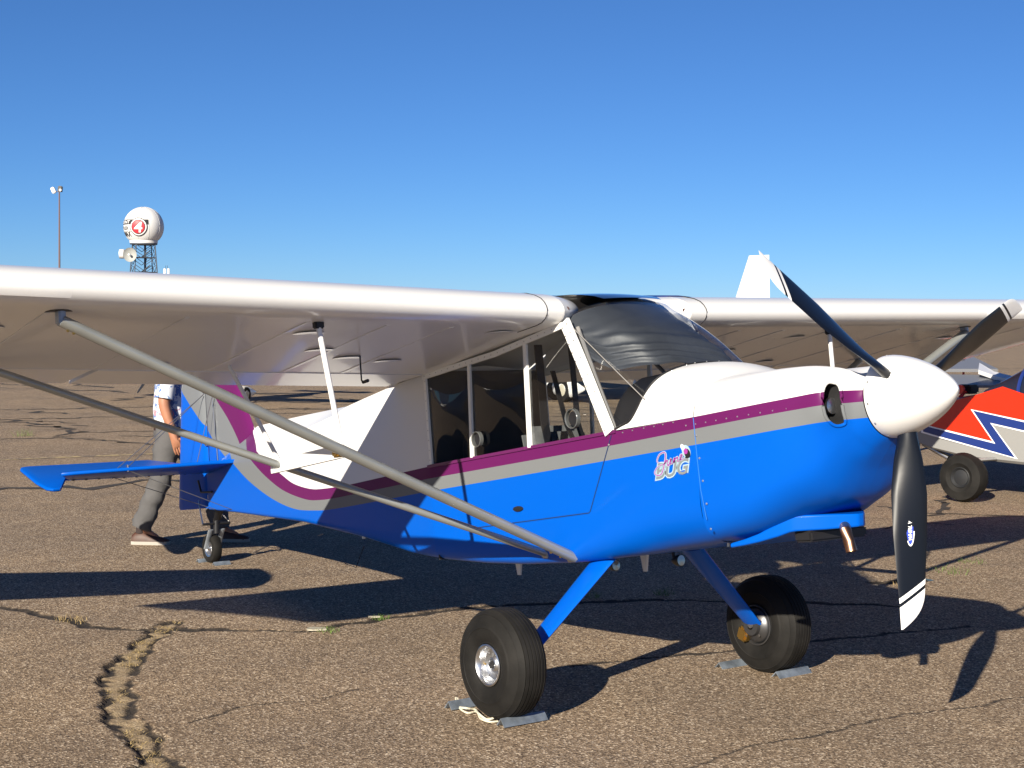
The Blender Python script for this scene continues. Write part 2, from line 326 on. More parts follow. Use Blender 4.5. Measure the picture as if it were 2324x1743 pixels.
for i in range(70):
    d = rg.uniform(22, 120); s = rg.uniform(-.45, .45); c_ = CAM[:2]+np.array([_f[0], _f[1]])*d+np.array([_rt[0], _rt[1]])*d*s; an = rg.normal(0, .35)+math.atan2(_rt[1], _rt[0]); ln = rg.uniform(1.5, 9)
    dv = np.array([math.cos(an), math.sin(an)]); strip(cr, np.array([c_-dv*ln/2, c_+dv*ln*.1+rg.normal(0, .2, 2), c_+dv*ln/2]), .05+d*.0022, 300+i)
M_STRIP = mat('crack_and_shade_dark', (.035, .028, .022), .9, noise=.5, nscale=5)
tag(cr.obj('cracks_and_shade_bands', M_STRIP, None, False, None), 'dark cracks, seams, bands and painted shadow strips across the distant apron', None, None, 'stuff')
# faded yellow line
ym = bpy.data.materials.new('faded_yellow_line'); ym.use_nodes = True; t = ym.node_tree; b = t.nodes['Principled BSDF']
n = t.nodes.new('ShaderNodeTexNoise'); n.inputs['Scale'].default_value = 6; n.inputs['Detail'].default_value = 8; tc = t.nodes.new('ShaderNodeTexCoord'); t.links.new(tc.outputs['Object'], n.inputs['Vector'])
cr_ = t.nodes.new('ShaderNodeValToRGB'); cr_.color_ramp.elements[0].position = .48; cr_.color_ramp.elements[0].color = (.17, .13, .095, 1); cr_.color_ramp.elements[1].position = .56; cr_.color_ramp.elements[1].color = (.42, .32, .16, 1)
t.links.new(n.outputs[0], cr_.inputs[0]); t.links.new(cr_.outputs[0], b.inputs['Base Color']); b.inputs['Roughness'].default_value = .9
yl = MB_(); a_, b_ = gnd(-60, 1046), gnd(560, 1022); dv = (b_-a_)/np.linalg.norm(b_-a_); nv = np.array([-dv[1], dv[0], 0])*.07
yl.add([tuple(a_+nv+(0, 0, .004)), tuple(a_-nv+(0, 0, .004)), tuple(b_-nv+(0, 0, .004)), tuple(b_+nv+(0, 0, .004))], [(0, 1, 2, 3)])
tag(yl.obj('painted_line', ym, None, False, None), 'faded yellow painted line across the apron', None, None, 'structure')

# ================================================================== THE BUSH PLANE (body frame: x forward, y to port, z up; pitched nose-up)
AC = empty('bush_plane', (0, 0, ACZ), (0, -TH, 0), 'blue and white high-wing bush plane with purple and grey stripe, nose to the right', 'airplane')
it = np.interp
F1 = [(2.1, 1.375), (1.82, 1.385), (1.632, 1.392), (1.511, 1.397), (1.27, 1.380), (.807, 1.351), (.228, 1.324), (-.553, 1.286), (-1.277, 1.251), (-2.0, 1.211), (-2.394, 1.191), (-2.721, 1.183), (-2.936, 1.189), (-3.191, 1.229), (-3.363, 1.285), (-3.688, 1.413), (-3.817, 1.475), (-4.15, 1.66)]
F2 = [(2.1, 1.33), (1.82, 1.340), (1.626, 1.344), (1.529, 1.345), (1.033, 1.312), (.139, 1.257), (-1.176, 1.191), (-2.0, 1.148), (-2.5, 1.122), (-2.794, 1.114), (-3.032, 1.126), (-3.378, 1.192), (-3.653, 1.286), (-3.865, 1.383), (-4.035, 1.481), (-4.3, 1.66)]
F3 = [(2.1, 1.27), (1.82, 1.277), (1.64, 1.279), (1.534, 1.278), (1.026, 1.242), (.131, 1.191), (-1.184, 1.122), (-2.0, 1.080), (-2.6, 1.052), (-2.874, 1.050), (-3.217, 1.069), (-3.581, 1.143), (-3.952, 1.262), (-4.217, 1.379), (-4.6, 1.58)]
N1 = [(-4.06, 1.0), (-4.08, 1.40), (-4.089, 1.486), (-4.091, 1.576), (-4.113, 1.662), (-4.18, 1.774), (-4.285, 1.973), (-4.42, 2.3)]
N2 = [(-3.9, 1.0), (-4.1, 1.25), (-4.20, 1.39), (-4.266, 1.49), (-4.322, 1.592), (-4.469, 1.759), (-4.624, 1.895), (-4.68, 1.969), (-4.9, 2.3)]
N3 = [(-3.8, 1.0), (-4.3, 1.32), (-4.509, 1.457), (-4.668, 1.564), (-4.968, 1.806), (-5.268, 2.048), (-5.5, 2.24)]
def stripes(V, fin=False):
    V = np.asarray(V, float); out = {}
    for k, P in zip(('d1', 'd2', 'd3'), (N1, N2, N3) if fin else (F1, F2, F3)):
        P = spl(P, 140); d, s, _ = polydist(V[:, 0], V[:, 2], P)
        out[k] = d*(-s if not fin else -s)
    return out
def hw(x): return it(x, [-4.85, -1.3, 1.0], [.03, .41, .41])
def zbot(x): return it(x, [-4.85, -4.33, -3.13, -2.25, -1.62, -1.25, -.86, -.53, -.12, .3, .83], [1.106, 1.072, .979, .872, .775, .740, .716, .709, .715, .742, .79])
def ztop(x): return it(x, [-4.85, -4.1, -3.55, -2.52, -2.3, -2.03, -1.63, -1.28], [1.37, 1.455, 1.51, 1.624, 1.665, 1.693, 1.732, 1.757])
def zrid(x): return it(x, [-4.85, -4.45, -4.06, -3.45, -2.8, -2.3, -1.63, -1.28], [1.43, 1.56, 1.668, 1.687, 1.701, 1.722, 1.752, 1.80])
def zsill(x): P = np.array(F1)[::-1]; return it(x, P[:, 0], P[:, 1])
def side_prof(wd, zb, zt, r, nside):
    r = min(r, wd*.6); p = [(0, zb), (wd*.35, zb), (wd*.7 if wd*.7 < wd-r else wd-r-1e-4, zb)]
    for k in range(7): a = k/6*math.pi/2; p.append((wd-r+r*math.sin(a), zb+r-r*math.cos(a)))
    for k in range(1, nside+1): p.append((wd, zb+r+(zt-zb-r)*k/nside))
    return p
# --- rear fuselage
rings = []
XA = np.concatenate([np.linspace(-4.86, -1.66, 90), np.linspace(-1.62, -1.28, 12)])
for x in XA:
    h = side_prof(float(hw(x)), float(zbot(x)), float(ztop(x)), it(x, [-4.86, -1.28], [.012, .06]), 18)
    wd, zt, zr = float(hw(x)), float(ztop(x)), float(zrid(x))
    for s in (.15, .35, .55, .75, .9, 1.0): h.append((wd*(1-s), zt+(zr-zt)*(1-(1-s)**1.15)))
    rings.append([(x, -y, z_) for y, z_ in h]+[(x, y, z_) for y, z_ in h[::-1][1:-1]])
mb = MB_().loft(rings, True, True)
# --- cabin tub, open above the sill
for s in (1,):
    n0 = None; rows = []
    for x in np.linspace(-1.28, .832, 70):
        h = side_prof(.41, float(zbot(x)), float(zsill(x)), it(x, [-1.28, -.1, .5], [.06, .06, .17]), 18)
        rows.append([(x, -y, z_) for y, z_ in h[::-1]]+[(x, y, z_) for y, z_ in h[1:]])
    mb.loft(rows, False, False)
fus = mb.obj('fuselage', M_LIV, AC, True, 40, None)
def set_stripes(o, fin=False):
    V = np.array([v.co[:] for v in o.data.vertices])
    for k, a_ in stripes(V, fin).items():
        at = o.data.attributes.new(k, 'FLOAT', 'POINT'); at.data.foreach_set('value', a_.astype(np.float32))
    return o
set_stripes(fus)
# lining, floor, rear bulkhead
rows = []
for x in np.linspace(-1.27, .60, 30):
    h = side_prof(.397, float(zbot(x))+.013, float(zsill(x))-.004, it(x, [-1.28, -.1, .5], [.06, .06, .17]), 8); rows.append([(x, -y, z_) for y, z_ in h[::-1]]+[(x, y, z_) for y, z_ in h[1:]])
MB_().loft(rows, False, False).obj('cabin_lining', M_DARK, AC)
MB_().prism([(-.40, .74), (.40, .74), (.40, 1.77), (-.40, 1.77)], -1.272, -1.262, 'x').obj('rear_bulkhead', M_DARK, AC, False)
# --- engine cowl
CW = {.832: [(0, .79), (.2, .79), (.335, .815), (.395, .89), (.41, 1.05), (.41, 1.25), (.408, 1.35), (.375, 1.44), (.28, 1.505), (.13, 1.535), (0, 1.54)],
      1.05: [(0, .822), (.19, .826), (.315, .858), (.382, .935), (.402, 1.07), (.405, 1.26), (.40, 1.37), (.365, 1.465), (.28, 1.515), (.14, 1.525), (0, 1.525)],
      1.25: [(0, .893), (.14, .898), (.265, .932), (.342, 1.00), (.372, 1.10), (.386, 1.27), (.382, 1.39), (.345, 1.478), (.265, 1.520), (.14, 1.508), (0, 1.500)],
      1.40: [(0, .957), (.10, .962), (.20, .992), (.285, 1.06), (.328, 1.16), (.350, 1.285), (.352, 1.40), (.315, 1.482), (.245, 1.515), (.12, 1.472), (0, 1.450)],
      1.495: [(0, 1.078), (.09, 1.085), (.17, 1.11), (.235, 1.16), (.282, 1.23), (.325, 1.305), (.328, 1.40), (.292, 1.472), (.215, 1.500), (.10, 1.455), (0, 1.438)],
      1.535: [(0, 1.125), (.085, 1.132), (.14, 1.158), (.19, 1.20), (.232, 1.25), (.276, 1.31), (.278, 1.395), (.250, 1.455), (.185, 1.485), (.085, 1.452), (0, 1.445)],
      1.56: [(0, 1.155), (.08, 1.162), (.13, 1.185), (.172, 1.22), (.198, 1.265), (.212, 1.32), (.210, 1.385), (.195, 1.435), (.15, 1.465), (.075, 1.462), (0, 1.462)],
      1.592: [(.174*math.sin(a_), 1.363-(.174 if math.cos(a_) > 0 else .128)*math.cos(a_)) for a_ in np.linspace(0, math.pi, 11)]}
CX = sorted(CW); NU, NV = 170, 151
ctrl = np.array([[(x,)+p for p in CW[x]] for x in CX])           # stations x 11 x 3
tmp = np.stack([spl(ctrl[:, k], NU) for k in range(11)], 1)
cow = np.stack([spl(tmp[i], NV) for i in range(NU)], 0)           # NU x NV x 3 (half)
def csurf(u, v):
    i = min(max(u*(NU-1), 0), NU-1.001); k = min(max(v*(NV-1), 0), NV-1.001); i0, k0 = int(i), int(k); a_, b_ = i-i0, k-k0
    return (cow[i0, k0]*(1-a_)+cow[i0+1, k0]*a_)*(1-b_)+(cow[i0, k0+1]*(1-a_)+cow[i0+1, k0+1]*a_)*b_
IU, IV, IRU, IRV = .690, .535, .088, .120      # cooling inlet in (u, v)
def inl(u, v): return (abs((u-IU)/IRU)**3.2+abs((v-IV)/IRV)**3.2)
V = []; F = []
for sg in (-1, 1):
    b0 = len(V)
    for i in range(NU):
        for k in range(NV): p = cow[i, k]; V.append((p[0], sg*p[1], p[2]))
    for i in range(NU-1):
        for k in range(NV-1):
            if inl((i+.5)/(NU-1), (k+.5)/(NV-1)) < 1.03: continue
            f = (b0+i*NV+k, b0+i*NV+k+1, b0+(i+1)*NV+k+1, b0+(i+1)*NV+k); F.append(f if sg < 0 else f[::-1])
cowl = obj('engine_cowl', V, F, M_LIV, AC); set_stripes(cowl)
for sg in (-1, 1):
    loop = [];
    for a_ in np.linspace(0, 2*math.pi, 41)[:-1]:
        c_, s_ = math.cos(a_), math.sin(a_); p = csurf(IU+IRU*math.copysign(abs(c_)**(2/3.2), c_), IV+IRV*math.copysign(abs(s_)**(2/3.2), s_)); loop.append((p[0], sg*p[1], p[2]))
    lip = MB_().tube(loop, .007, 8, closed=True).obj('inlet_lip', M_LIV, cowl); set_stripes(lip)
    # duct running back from the inlet
    r2 = [[(p[0]-dx, p[1]*(1-.0*dx), p[2]) for p in loop] for dx in (0.0, .06, .14)]
    dm = MB_().loft(r2, True, False); dm.F.append(tuple(2*len(loop)+k for k in range(len(loop)))); dm.obj('inlet_duct', mat('duct_black', (.006, .006, .007), .9), cowl)
    MB_().lathe([(0, .0), (0, .032), (.03, .034), (.034, .02), (.036, 0)], 20, (1.475, sg*.262, 1.340), 'x').obj('cylinder_head', M_ALU, cowl)
# --- boot cowl hump with arched rear edge
ARCH = [(.28, .405, 1.332), (.34, .404, 1.350), (.395, .400, 1.366), (.44, .392, 1.415), (.475, .378, 1.472), (.515, .345, 1.532), (.54, .28, 1.576), (.545, .18, 1.604), (.54, .09, 1.616), (.535, 0, 1.620)]
FRNT = [(.83, .409, 1.352), (.83, .408, 1.360), (.83, .406, 1.372), (.83, .398, 1.398), (.835, .384, 1.425), (.845, .36, 1.458), (.87, .31, 1.49), (.91, .2, 1.518), (.95, .1, 1.528), (.98, 0, 1.530)]
def full(L): return [(x, -y, z_) for x, y, z_ in L]+[(x, y, z_) for x, y, z_ in L[::-1][1:]]
A_ = spl(full(ARCH), 61); B_ = spl(full(FRNT), 61); rows = []
for s in np.linspace(0, 1, 24):
    row = A_*(1-s)+B_*s
    cen = np.clip(1-(np.abs(row[:, 1])/.36)**2, 0, 1); row[:, 2] += .022*math.sin(math.pi*min(1, s*1.15))*cen*(1-s)**.3
    rows.append([tuple(p) for p in row])
hump = MB_().loft(rows, False, False).obj('boot_cowl', M_LIV, AC); set_stripes(hump)
for a_ in hump.data.attributes['d1'].data: a_.value = 1.0
MB_().tube([tuple(p+np.array([-.004, 0, .002])) for p in A_], .006, 6).obj('windshield_gasket', M_BLACK, hump)
# --- windshield: roof edge to arch
TOP = [(-.012, .405, 1.885), (-.02, .36, 1.925), (.0, .30, 1.955), (.02, .2, 1.978), (.03, .1, 1.988), (.035, 0, 1.990)]
T_ = spl(full(TOP), 61); NR = 25
def wsurf(s, off=0.0):
    row = T_*(1-s)+A_*s; b_ = 1-np.abs(row[:, 1]/.412)**4
    row = row.copy(); row[:, 0] += (.035*math.sin(math.pi*s)*b_) - off*.8; row[:, 2] += (.018*math.sin(math.pi*s)*b_)-off*.55; row[:, 1] *= (1-off*.9); return row
MB_().loft([[tuple(p) for p in wsurf(s)] for s in np.linspace(0, 1, NR)], False, False).obj('windshield', M_WIND, AC)
# sunshade cloth hung behind the windshield, sagging lower hem
rows = []; vv = np.linspace(-1, 1, 61)
hem = it(vv, [-1, -.93, -.6, -.3, 0, .3, .6, 1], [.10, .18, .62, .86, .95, .95, .93, .93])
for s in np.linspace(0, 1, 90):
    pts = []
    for k in range(61):
        ss = s*hem[k]; row0 = T_[k]*(1-ss)+A_[k]*ss; b_ = 1-abs(row0[1]/.412)**4
        fold = .006*math.sin(6*vv[k]+5*s)*s
        for q_, (a0, fr, sl, am) in enumerate(((.62, 38, 1.1, .010), (.74, 52, .8, .011), (.86, 60, .5, .012), (.45, 30, -1.4, .004), (.30, 26, -1.8, .003))):
            fold += am*math.sin(fr*(s-sl*.25*vv[k])+q_*1.7+1.5*math.sin(3*vv[k]+q_))*math.exp(-((s-a0-.06*math.sin(4*vv[k]+q_))/.10)**2)*(abs(vv[k]) < .93)
        off = .035+fold+.02*s
        pts.append((row0[0]+.035*math.sin(math.pi*ss)*b_-off*.8, row0[1]*(1-off*.5), row0[2]+.018*math.sin(math.pi*ss)*b_-off*.5))
    rows.append(pts)
MB_().loft(rows, False, False).obj('sunshade', M_SHADE, AC)
# pillars, rails, sills (both sides)
def strap(mb, P, w_, th, nrm):
    # flat strip of width w_ (within the side plane) along P
    nrm = Vector(nrm); P = [Vector(p) for p in P]; rings = []
    for i, p in enumerate(P):
        t_ = (P[min(i+1, len(P)-1)]-P[max(i-1, 0)]).normalized(); sd = t_.cross(nrm).normalized()
        rings.append([p+sd*w_/2, p+sd*w_/2+nrm*th, p-sd*w_/2+nrm*th, p-sd*w_/2])
    return mb.loft(rings, True, True)
M_FRAME = mat('window_frame_paint', (.74, .74, .72), .35)
scr = MB_()
def screw(p, nrm, r=.0042):
    n_ = Vector(nrm).normalized(); a_ = n_.orthogonal().normalized(); b_ = n_.cross(a_); p = Vector(p); top = p+n_*.0025
    V = [p+(a_*math.cos(k*math.pi/3)+b_*math.sin(k*math.pi/3))*r for k in range(6)]+[top+(a_*math.cos(k*math.pi/3)+b_*math.sin(k*math.pi/3))*r*.7 for k in range(6)]
    scr.add(V, [(k, (k+1) % 6, 6+(k+1) % 6, 6+k) for k in range(6)]+[(6, 7, 8, 9, 10, 11)])
for sg in (-1, 1):
    n_ = (0, sg, 0); y_ = sg*.405
    strap(MB_(), [(-.02, sg*.400, 1.885), (.10, y_, 1.66), (.262, y_, 1.322)], .062 if sg < 0 else .02, .016, n_).obj('windshield_pillar', M_FRAME, AC, False, None)
    strap(MB_(), [(-1.29, y_, 1.742), (-.6, y_, 1.792), (-.03, y_, 1.868)], .030, .014, n_).obj('window_rail', M_FRAME, AC, False, None)
    strap(MB_(), [(-1.268, y_, 1.735), (-1.263, y_, 1.262)], .022, .013, n_).obj('window_post', M_FRAME, AC, False, None)
    strap(MB_(), [(-.842, y_, 1.765), (-.872, y_, 1.275)], .022, .013, n_).obj('window_post', M_FRAME, AC, False, None)
    strap(MB_(), [(-.345, y_, 1.815), (-.366, y_, 1.295)], .026, .013, n_).obj('window_post', M_FRAME, AC, False, None)
    strap(MB_(), [(-1.30, y_, float(zsill(-1.3))), (-.5, y_, float(zsill(-.5))), (.30, y_, float(zsill(.3)))], .016, .012, n_).obj('window_sill', mat('purple_paint', PURPLE, .3, coat=.4), AC, False, None)
    for t_ in np.linspace(.04, .96, 13):
        for off in (-.018, .018):
            p = Vector((-.02, y_, 1.885)).lerp(Vector((.262, y_, 1.322)), t_); screw((p.x+off, sg*.421, p.z+off*.4), n_, .004)
    for t_ in np.linspace(.02, .98, 22): screw((-1.29+1.26*t_, sg*.419, it(-1.29+1.26*t_, [-1.29, -.6, -.03], [1.742, 1.792, 1.868])), n_, .0035)
    for t_ in np.linspace(.03, .97, 9): screw((-1.266, sg*.418, 1.27+.46*t_), n_, .0035)
    # panes
    def pane(P):
        P = [np.array(p) for p in P]; rows = []
        for s in np.linspace(0, 1, 10):
            a_, b_ = P[0]*(1-s)+P[3]*s, P[1]*(1-s)+P[2]*s; row = []
            for q in np.linspace(0, 1, 10):
                p = a_*(1-q)+b_*q; row.append((p[0], sg*(.404+.02*math.sin(math.pi*s)*math.sin(math.pi*q)), p[1]))
            rows.append(row)
        return MB_().loft(rows, False, False).obj('window_pane', M_GLASS, AC)
    pane([(-1.262, 1.258), (-.875, 1.274), (-.845, 1.765), (-1.266, 1.736)])
    pane([(-.870, 1.276), (-.368, 1.297), (-.348, 1.812), (-.842, 1.767)])
    pane([(-.364, 1.298), (.245, 1.324), (-.03, 1.862), (-.343, 1.815)])
# snap vents in the starboard panes
M_ACR = mat('clear_acrylic_rim', (.085, .09, .09), .12, coat=1.0)
def vent(x, z_, r=.042):
    o = MB_().lathe([(-.422, r*.86), (-.440, r*.85), (-.444, r*.92), (-.441, r*.98), (-.422, r)], 28, (x, 0, z_), 'y').obj('vent_ring', M_ACR, AC)
    MB_().lathe([(-.428, r*.70), (-.426, 0)], 20, (x, 0, z_), 'y').obj('vent_opening', M_BLACK, o)
p = hitb(1084, 997, 'y', -.43); vent(p[0], p[2]); p = hitb(1300, 950, 'y', -.43); vent(p[0], p[2], .05)
# roof: tinted skylight forward, white panel aft; follows the wing's upper contour
UP_ = [(.04, 1.992), (-.05, 2.022), (-.15, 2.040), (-.3, 2.056), (-.5, 2.056), (-.8, 2.020), (-1.0, 1.966), (-1.25, 1.888), (-1.45, 1.81), (-1.64, 1.735)]
def roof(name, m, a_, b_):
    xs_ = np.linspace(a_, b_, 16); P = np.array(UP_)[::-1]; rows = []
    for x in xs_:
        zt = it(x, P[:, 0], P[:, 1]); hwy = it(x, [-.6, -.35, -.15, .04], [.43, .34, .25, .19]) if name == 'skylight' else .43; rows.append([(x+(.0 if x < .0 else -.06*(abs(y)/.42)**2), y, zt-.03*(abs(y)/.42)**2+.008) for y in np.linspace(-hwy, hwy, 21)])
    return MB_().loft(rows, False, False).obj(name, m, AC)
roof('skylight', M_SKYL, .04, -.92); roof('roof_panel', M_WHITE, -.925, -1.64)
for y in (-.12, .12): MB_().tube([(x, y, it(x, np.array(UP_)[::-1][:, 0], np.array(UP_)[::-1][:, 1])-.035) for x in np.linspace(-.32, -.9, 10)], .009, 8).obj('skylight_tube', M_FRAME, AC)
# interior
MB_().prism([(-.385, 1.30), (.385, 1.30), (.375, 1.40), (.335, 1.47), (.27, 1.535), (.18, 1.578), (0, 1.605), (-.18, 1.578), (-.27, 1.535), (-.335, 1.47), (-.375, 1.40)], .25, .265, 'x').obj('instrument_panel', M_BLACK, AC, False)
rows = [[(x, y*k, z_) for y, z_ in [(-.385, 1.33), (-.375, 1.40), (-.335, 1.47), (-.27, 1.535), (-.18, 1.578), (0, 1.605), (.18, 1.578), (.27, 1.535), (.335, 1.47), (.375, 1.40), (.385, 1.33)]] for x, k in ((.26, 1), (.40, .99), (.52, .93))]
MB_().loft(rows, False, False).obj('glareshield', M_BLACK, AC)
def cushion(mb, c, d, bev): return mb.box(c, d, None, bev)
seat = MB_(); cushion(seat, (-.42, 0, 1.05), (.45, .44, .12), .05); seat.box((-.66, 0, 1.21), (.10, .42, .42), Quaternion((0, 1, 0), R(-12)), .045).obj('front_seat', M_SEAT, AC)
seat = MB_(); cushion(seat, (-1.05, 0, 1.02), (.38, .44, .12), .05); seat.box((-1.24, 0, 1.2), (.08, .42, .44), None, .035).obj('rear_seat', mat('dark_seat', (.03, .03, .033), .9), AC)
def belt(P, w_=.05):
    rings = [[(x-.0, y-w_/2, z_), (x, y+w_/2, z_), (x+.006, y+w_/2, z_), (x+.006, y-w_/2, z_)] for x, y, z_ in P]; MB_().loft(rings, True, True).obj('seat_belt', M_BLACK, AC, False)
belt([(-.62, -.12, 1.84), (-.60, -.13, 1.60), (-.585, -.14, 1.42), (-.50, -.16, 1.15)]); belt([(-.62, .10, 1.84), (-.60, .09, 1.60), (-.585, .08, 1.42), (-.50, .1, 1.15)], .035)
belt([(-.60, -.05, 1.70), (-.45, -.10, 1.40), (-.30, -.13, 1.20)], .03)
MB_().tube([(.03, -.37, 1.85), (.15, -.375, 1.58), (.27, -.38, 1.33)], .011, 8).obj('cabin_tube', mat('tube_grey', (.22, .21, .2), .5), AC)
MB_().tube([(.03, .37, 1.85), (.15, .375, 1.58), (.27, .38, 1.33)], .011, 8).obj('cabin_tube', MATS['tube_grey'], AC)
MB_().tube([tuple(hitb(1296, 740, 'y', -.402)), tuple(hitb(1462, 905, 'y', -.392))], .0026, 6).obj('windshield_line', mat('tube_grey', (.22, .21, .2), .5), AC)  # thin rod drawn for the fine line across the windshield corner
MB_().tube([(-.1, .1, 1.97), (.0, .05, 1.75), (.25, .02, 1.56)], .010, 8).obj('cabin_tube', MATS['tube_grey'], AC)

# --- wings
LEu = [(0.0, 1.935), (-.006, 1.955), (-.02, 1.975), (-.045, 1.997), (-.09, 2.018), (-.16, 2.038), (-.28, 2.054), (-.42, 2.058), (-.6, 2.048), (-.8, 2.020), (-1.0, 1.966), (-1.25, 1.888)]
LEl = [(-1.25, 1.752), (-1.0, 1.778), (-.8, 1.800), (-.6, 1.820), (-.4, 1.843), (-.25, 1.858), (-.15, 1.866), (-.09, 1.872), (-.05, 1.880), (-.022, 1.895), (-.006, 1.914)]
TEs = [(-1.252, 1.885), (-1.45, 1.808), (-1.63, 1.737), (-1.638, 1.731), (-1.63, 1.724), (-1.45, 1.736), (-1.252, 1.750)]
SPAN = 4.35
for sg, dih in ((-1, .0265), (1, .0105)):
    def up(y): return dih*(y-.4)
    sec = LEu+LEl; rings = []
    for y in np.concatenate([np.linspace(.42, SPAN-.15, 26), [SPAN-.10, SPAN-.06, SPAN-.03, SPAN-.01, SPAN]]):
        k = 1.0 if y < SPAN-.15 else math.sqrt(max(.02, 1-((y-(SPAN-.15))/.152)**2)); zc = 1.87
        rings.append([(x if k == 1 else -.8+(x+.8)*(.82+.18*k), sg*y, zc+(z_-zc)*k+up(y)) for x, z_ in sec])
    wing = MB_().loft(rings, True, True).obj('wing', M_WHITE, AC, True, 50)
    # root cuff: rounded fairing that closes the leading edge above the cabin corner
    rings = []
    for y, k, nx in ((.418, 1, 0), (.39, .98, -.012), (.35, .92, -.03), (.31, .84, -.055), (.26, .70, -.09), (.21, .48, -.15), (.175, .25, -.24)):
        zc = 1.99; rings.append([(min(x, nx) if x > -.6 else x, sg*y, zc+(z_-zc)*(k if z_ < zc else .55+.45*k)) if True else 0 for x, z_ in [(xx+nx*max(0, 1+xx/.6), zz) for xx, zz in LEu[:9]+[(-.6, 1.95), (-.6, 1.85)]+LEl[3:]]])
    cuff = MB_().loft(rings, True, True).obj('root_cuff', M_WHITE, AC, True, 60)
    MB_().lathe([(-.018, .0), (-.018, .011), (-.06, .011)], 14, (0, sg*.386, 1.947), 'x').obj('vent_hole', mat('rubber_grommet', (.10, .05, .045), .8), cuff)
    MB_().tube([(x*1.0+.001, sg*.525, z_+.003) for x, z_ in [(-.5, 2.057)]+LEu[::-1][5:]+LEl[::-1][:6]], .0025, 6).obj('wing_seam', M_BLACK, wing)
    # trailing-edge surfaces
    for nm, y0, y1, dz in (('flap', .44, 2.28, .002), ('aileron', 2.31, SPAN-.08, 0)):
        rings = [[(x, sg*y, z_+up(y)-(dz if z_ < 1.8 else 0)) for x, z_ in TEs] for y in np.linspace(y0, y1, 14)]
        MB_().loft(rings, True, True).obj(nm, M_WHITE, AC, True, 30)
    # skin laps, rivet rows, inspection plates
    for y in (.95, 1.30, 1.72, 2.3, 2.9, 3.5):
        strap(MB_(), [(x, sg*y, it(x, [-1.25, -1.0, -.8, -.6, -.4, -.25, -.15], [1.752, 1.778, 1.8, 1.82, 1.843, 1.858, 1.866])+up(y)) for x in (-1.245, -1.0, -.7, -.4, -.2)], .022, .0022, (0, 0, -1)).obj('skin_lap', M_WHITE, wing, False, None)
    for y, x in ((.62, -.28), (.85, -.95), (1.12, -.9), (1.36, -.75), (1.60, -.42), (2.05, -1.12), (3.05, -.5)):
        zz = it(x, [-1.25, -1.0, -.8, -.6, -.4, -.25], [1.752, 1.778, 1.8, 1.82, 1.843, 1.858])+up(y)
        MB_().lathe([(0, .074), (-.0015, .073), (-.002, .06), (-.0015, 0)], 26, (x, sg*y, zz), 'z').obj('inspection_plate', M_WHITE, wing)
    for y in np.arange(.5, SPAN-.2, .115):
        screw((-.42, sg*y, 2.058+up(y)), (0, 0, 1), .006)
    rv = MB_(); XU, ZU = [-1.25, -1.0, -.8, -.6, -.4, -.25, -.15], [1.752, 1.778, 1.8, 1.82, 1.843, 1.858, 1.866]
    def rivet(x, y):
        z_ = it(x, XU, ZU)+up(y); V_ = [(x+.0042*math.cos(q), sg*y+.0042*math.sin(q), z_+.0005) for q in np.linspace(0, 2*math.pi, 7)[:-1]]; rv.add(V_+[(x, sg*y, z_-.0022)], [(k, (k+1) % 6, 6) for k in range(6)])
    for y in (.70, .95, 1.30, 1.72, 2.0, 2.3, 2.6, 2.9, 3.2, 3.5, 3.8, 4.05):
        for x in np.arange(-1.22, -.16, .055): rivet(x, y+.004)
    for y in np.arange(.5, SPAN-.2, .06): rivet(-.43, y); rivet(-1.20, y)
    tag(rv.obj('rivets', M_WHITE, wing, False, None), None, None, None, 'stuff')
    # nav / landing light lens on the leading edge
    rows = []
    for y in np.linspace(2.87, 3.45, 14):
        e = math.sin(math.pi*min(1, max(0, (y-2.87)/.58)))**.4; rows.append([(x+.006*e, sg*y, z_+up(y)) for x, z_ in LEl[-2:]+LEu[:2]])
    MB_().loft(rows, False, False).obj('landing_light_lens', mat('lens_white', (.78, .78, .78), .15, coat=1), wing)
    # lift struts
    ft = (-.17, sg*2.86, 1.862+up(2.86)-.035); fb = (-.11, sg*.385, .742)
    rt_ = (-1.08, sg*2.92, 1.770+up(2.92)-.02); rb = (-.31, sg*.40, .765)
    if sg > 0: ft = (-.17, 2.86, 1.862+up(2.86)-.035)
    MB_().tube([fb, ft], .034, 20, .024, upv=(0, 0, 1)).obj('lift_strut', M_STRUT, AC)
    MB_().tube([rb, rt_], .026, 20, .018).obj('lift_strut', M_STRUT, AC)
    for P in (ft,): MB_().box((P[0], P[1], P[2]+.012), (.05, .03, .06), None, .006).obj('strut_fitting', M_GALV, AC); MB_().lathe([(0, .058), (-.004, .055), (-.004, 0)], 20, (P[0]-.02, P[1], P[2]+.040), 'z').obj('fitting_plate', M_BLACK, AC)
    MB_().box((rt_[0], rt_[1], rt_[2]+.01), (.05, .03, .05), None, .006).obj('strut_fitting', M_GALV, AC)
    MB_().box((-.12, sg*.375, .735), (.07, .05, .03), None, .006).obj('strut_fitting', M_STEEL, AC); MB_().box((-.31, sg*.39, .757), (.05, .05, .03), None, .006).obj('strut_fitting', M_STEEL, AC)
    for d_ in (.03, .055, .09, .11):
        p = Vector(ft).lerp(Vector(fb), d_/2.7 if d_ < .08 else 1-(d_-.06)/2.7*3); MB_().lathe([(-.004, .0), (-.004, .006), (.004, .006), (.004, 0)], 8, (p.x, p.y, p.z-.028), 'x').obj('bolt', M_BRASS, AC)
    # jury struts and the box spreader
    def on(a_, b_, y): t_ = (abs(y)-abs(a_[1]))/(abs(b_[1])-abs(a_[1])); return Vector(a_).lerp(Vector(b_), t_)
    F_ = on(fb, ft, 1.62); R_ = on(rb, rt_, 1.64); dv = (R_-F_).normalized()
    sp = MB_(); a_, b_ = F_+dv*.02, R_+dv*.07; ang = math.atan2(dv.z, dv.x)
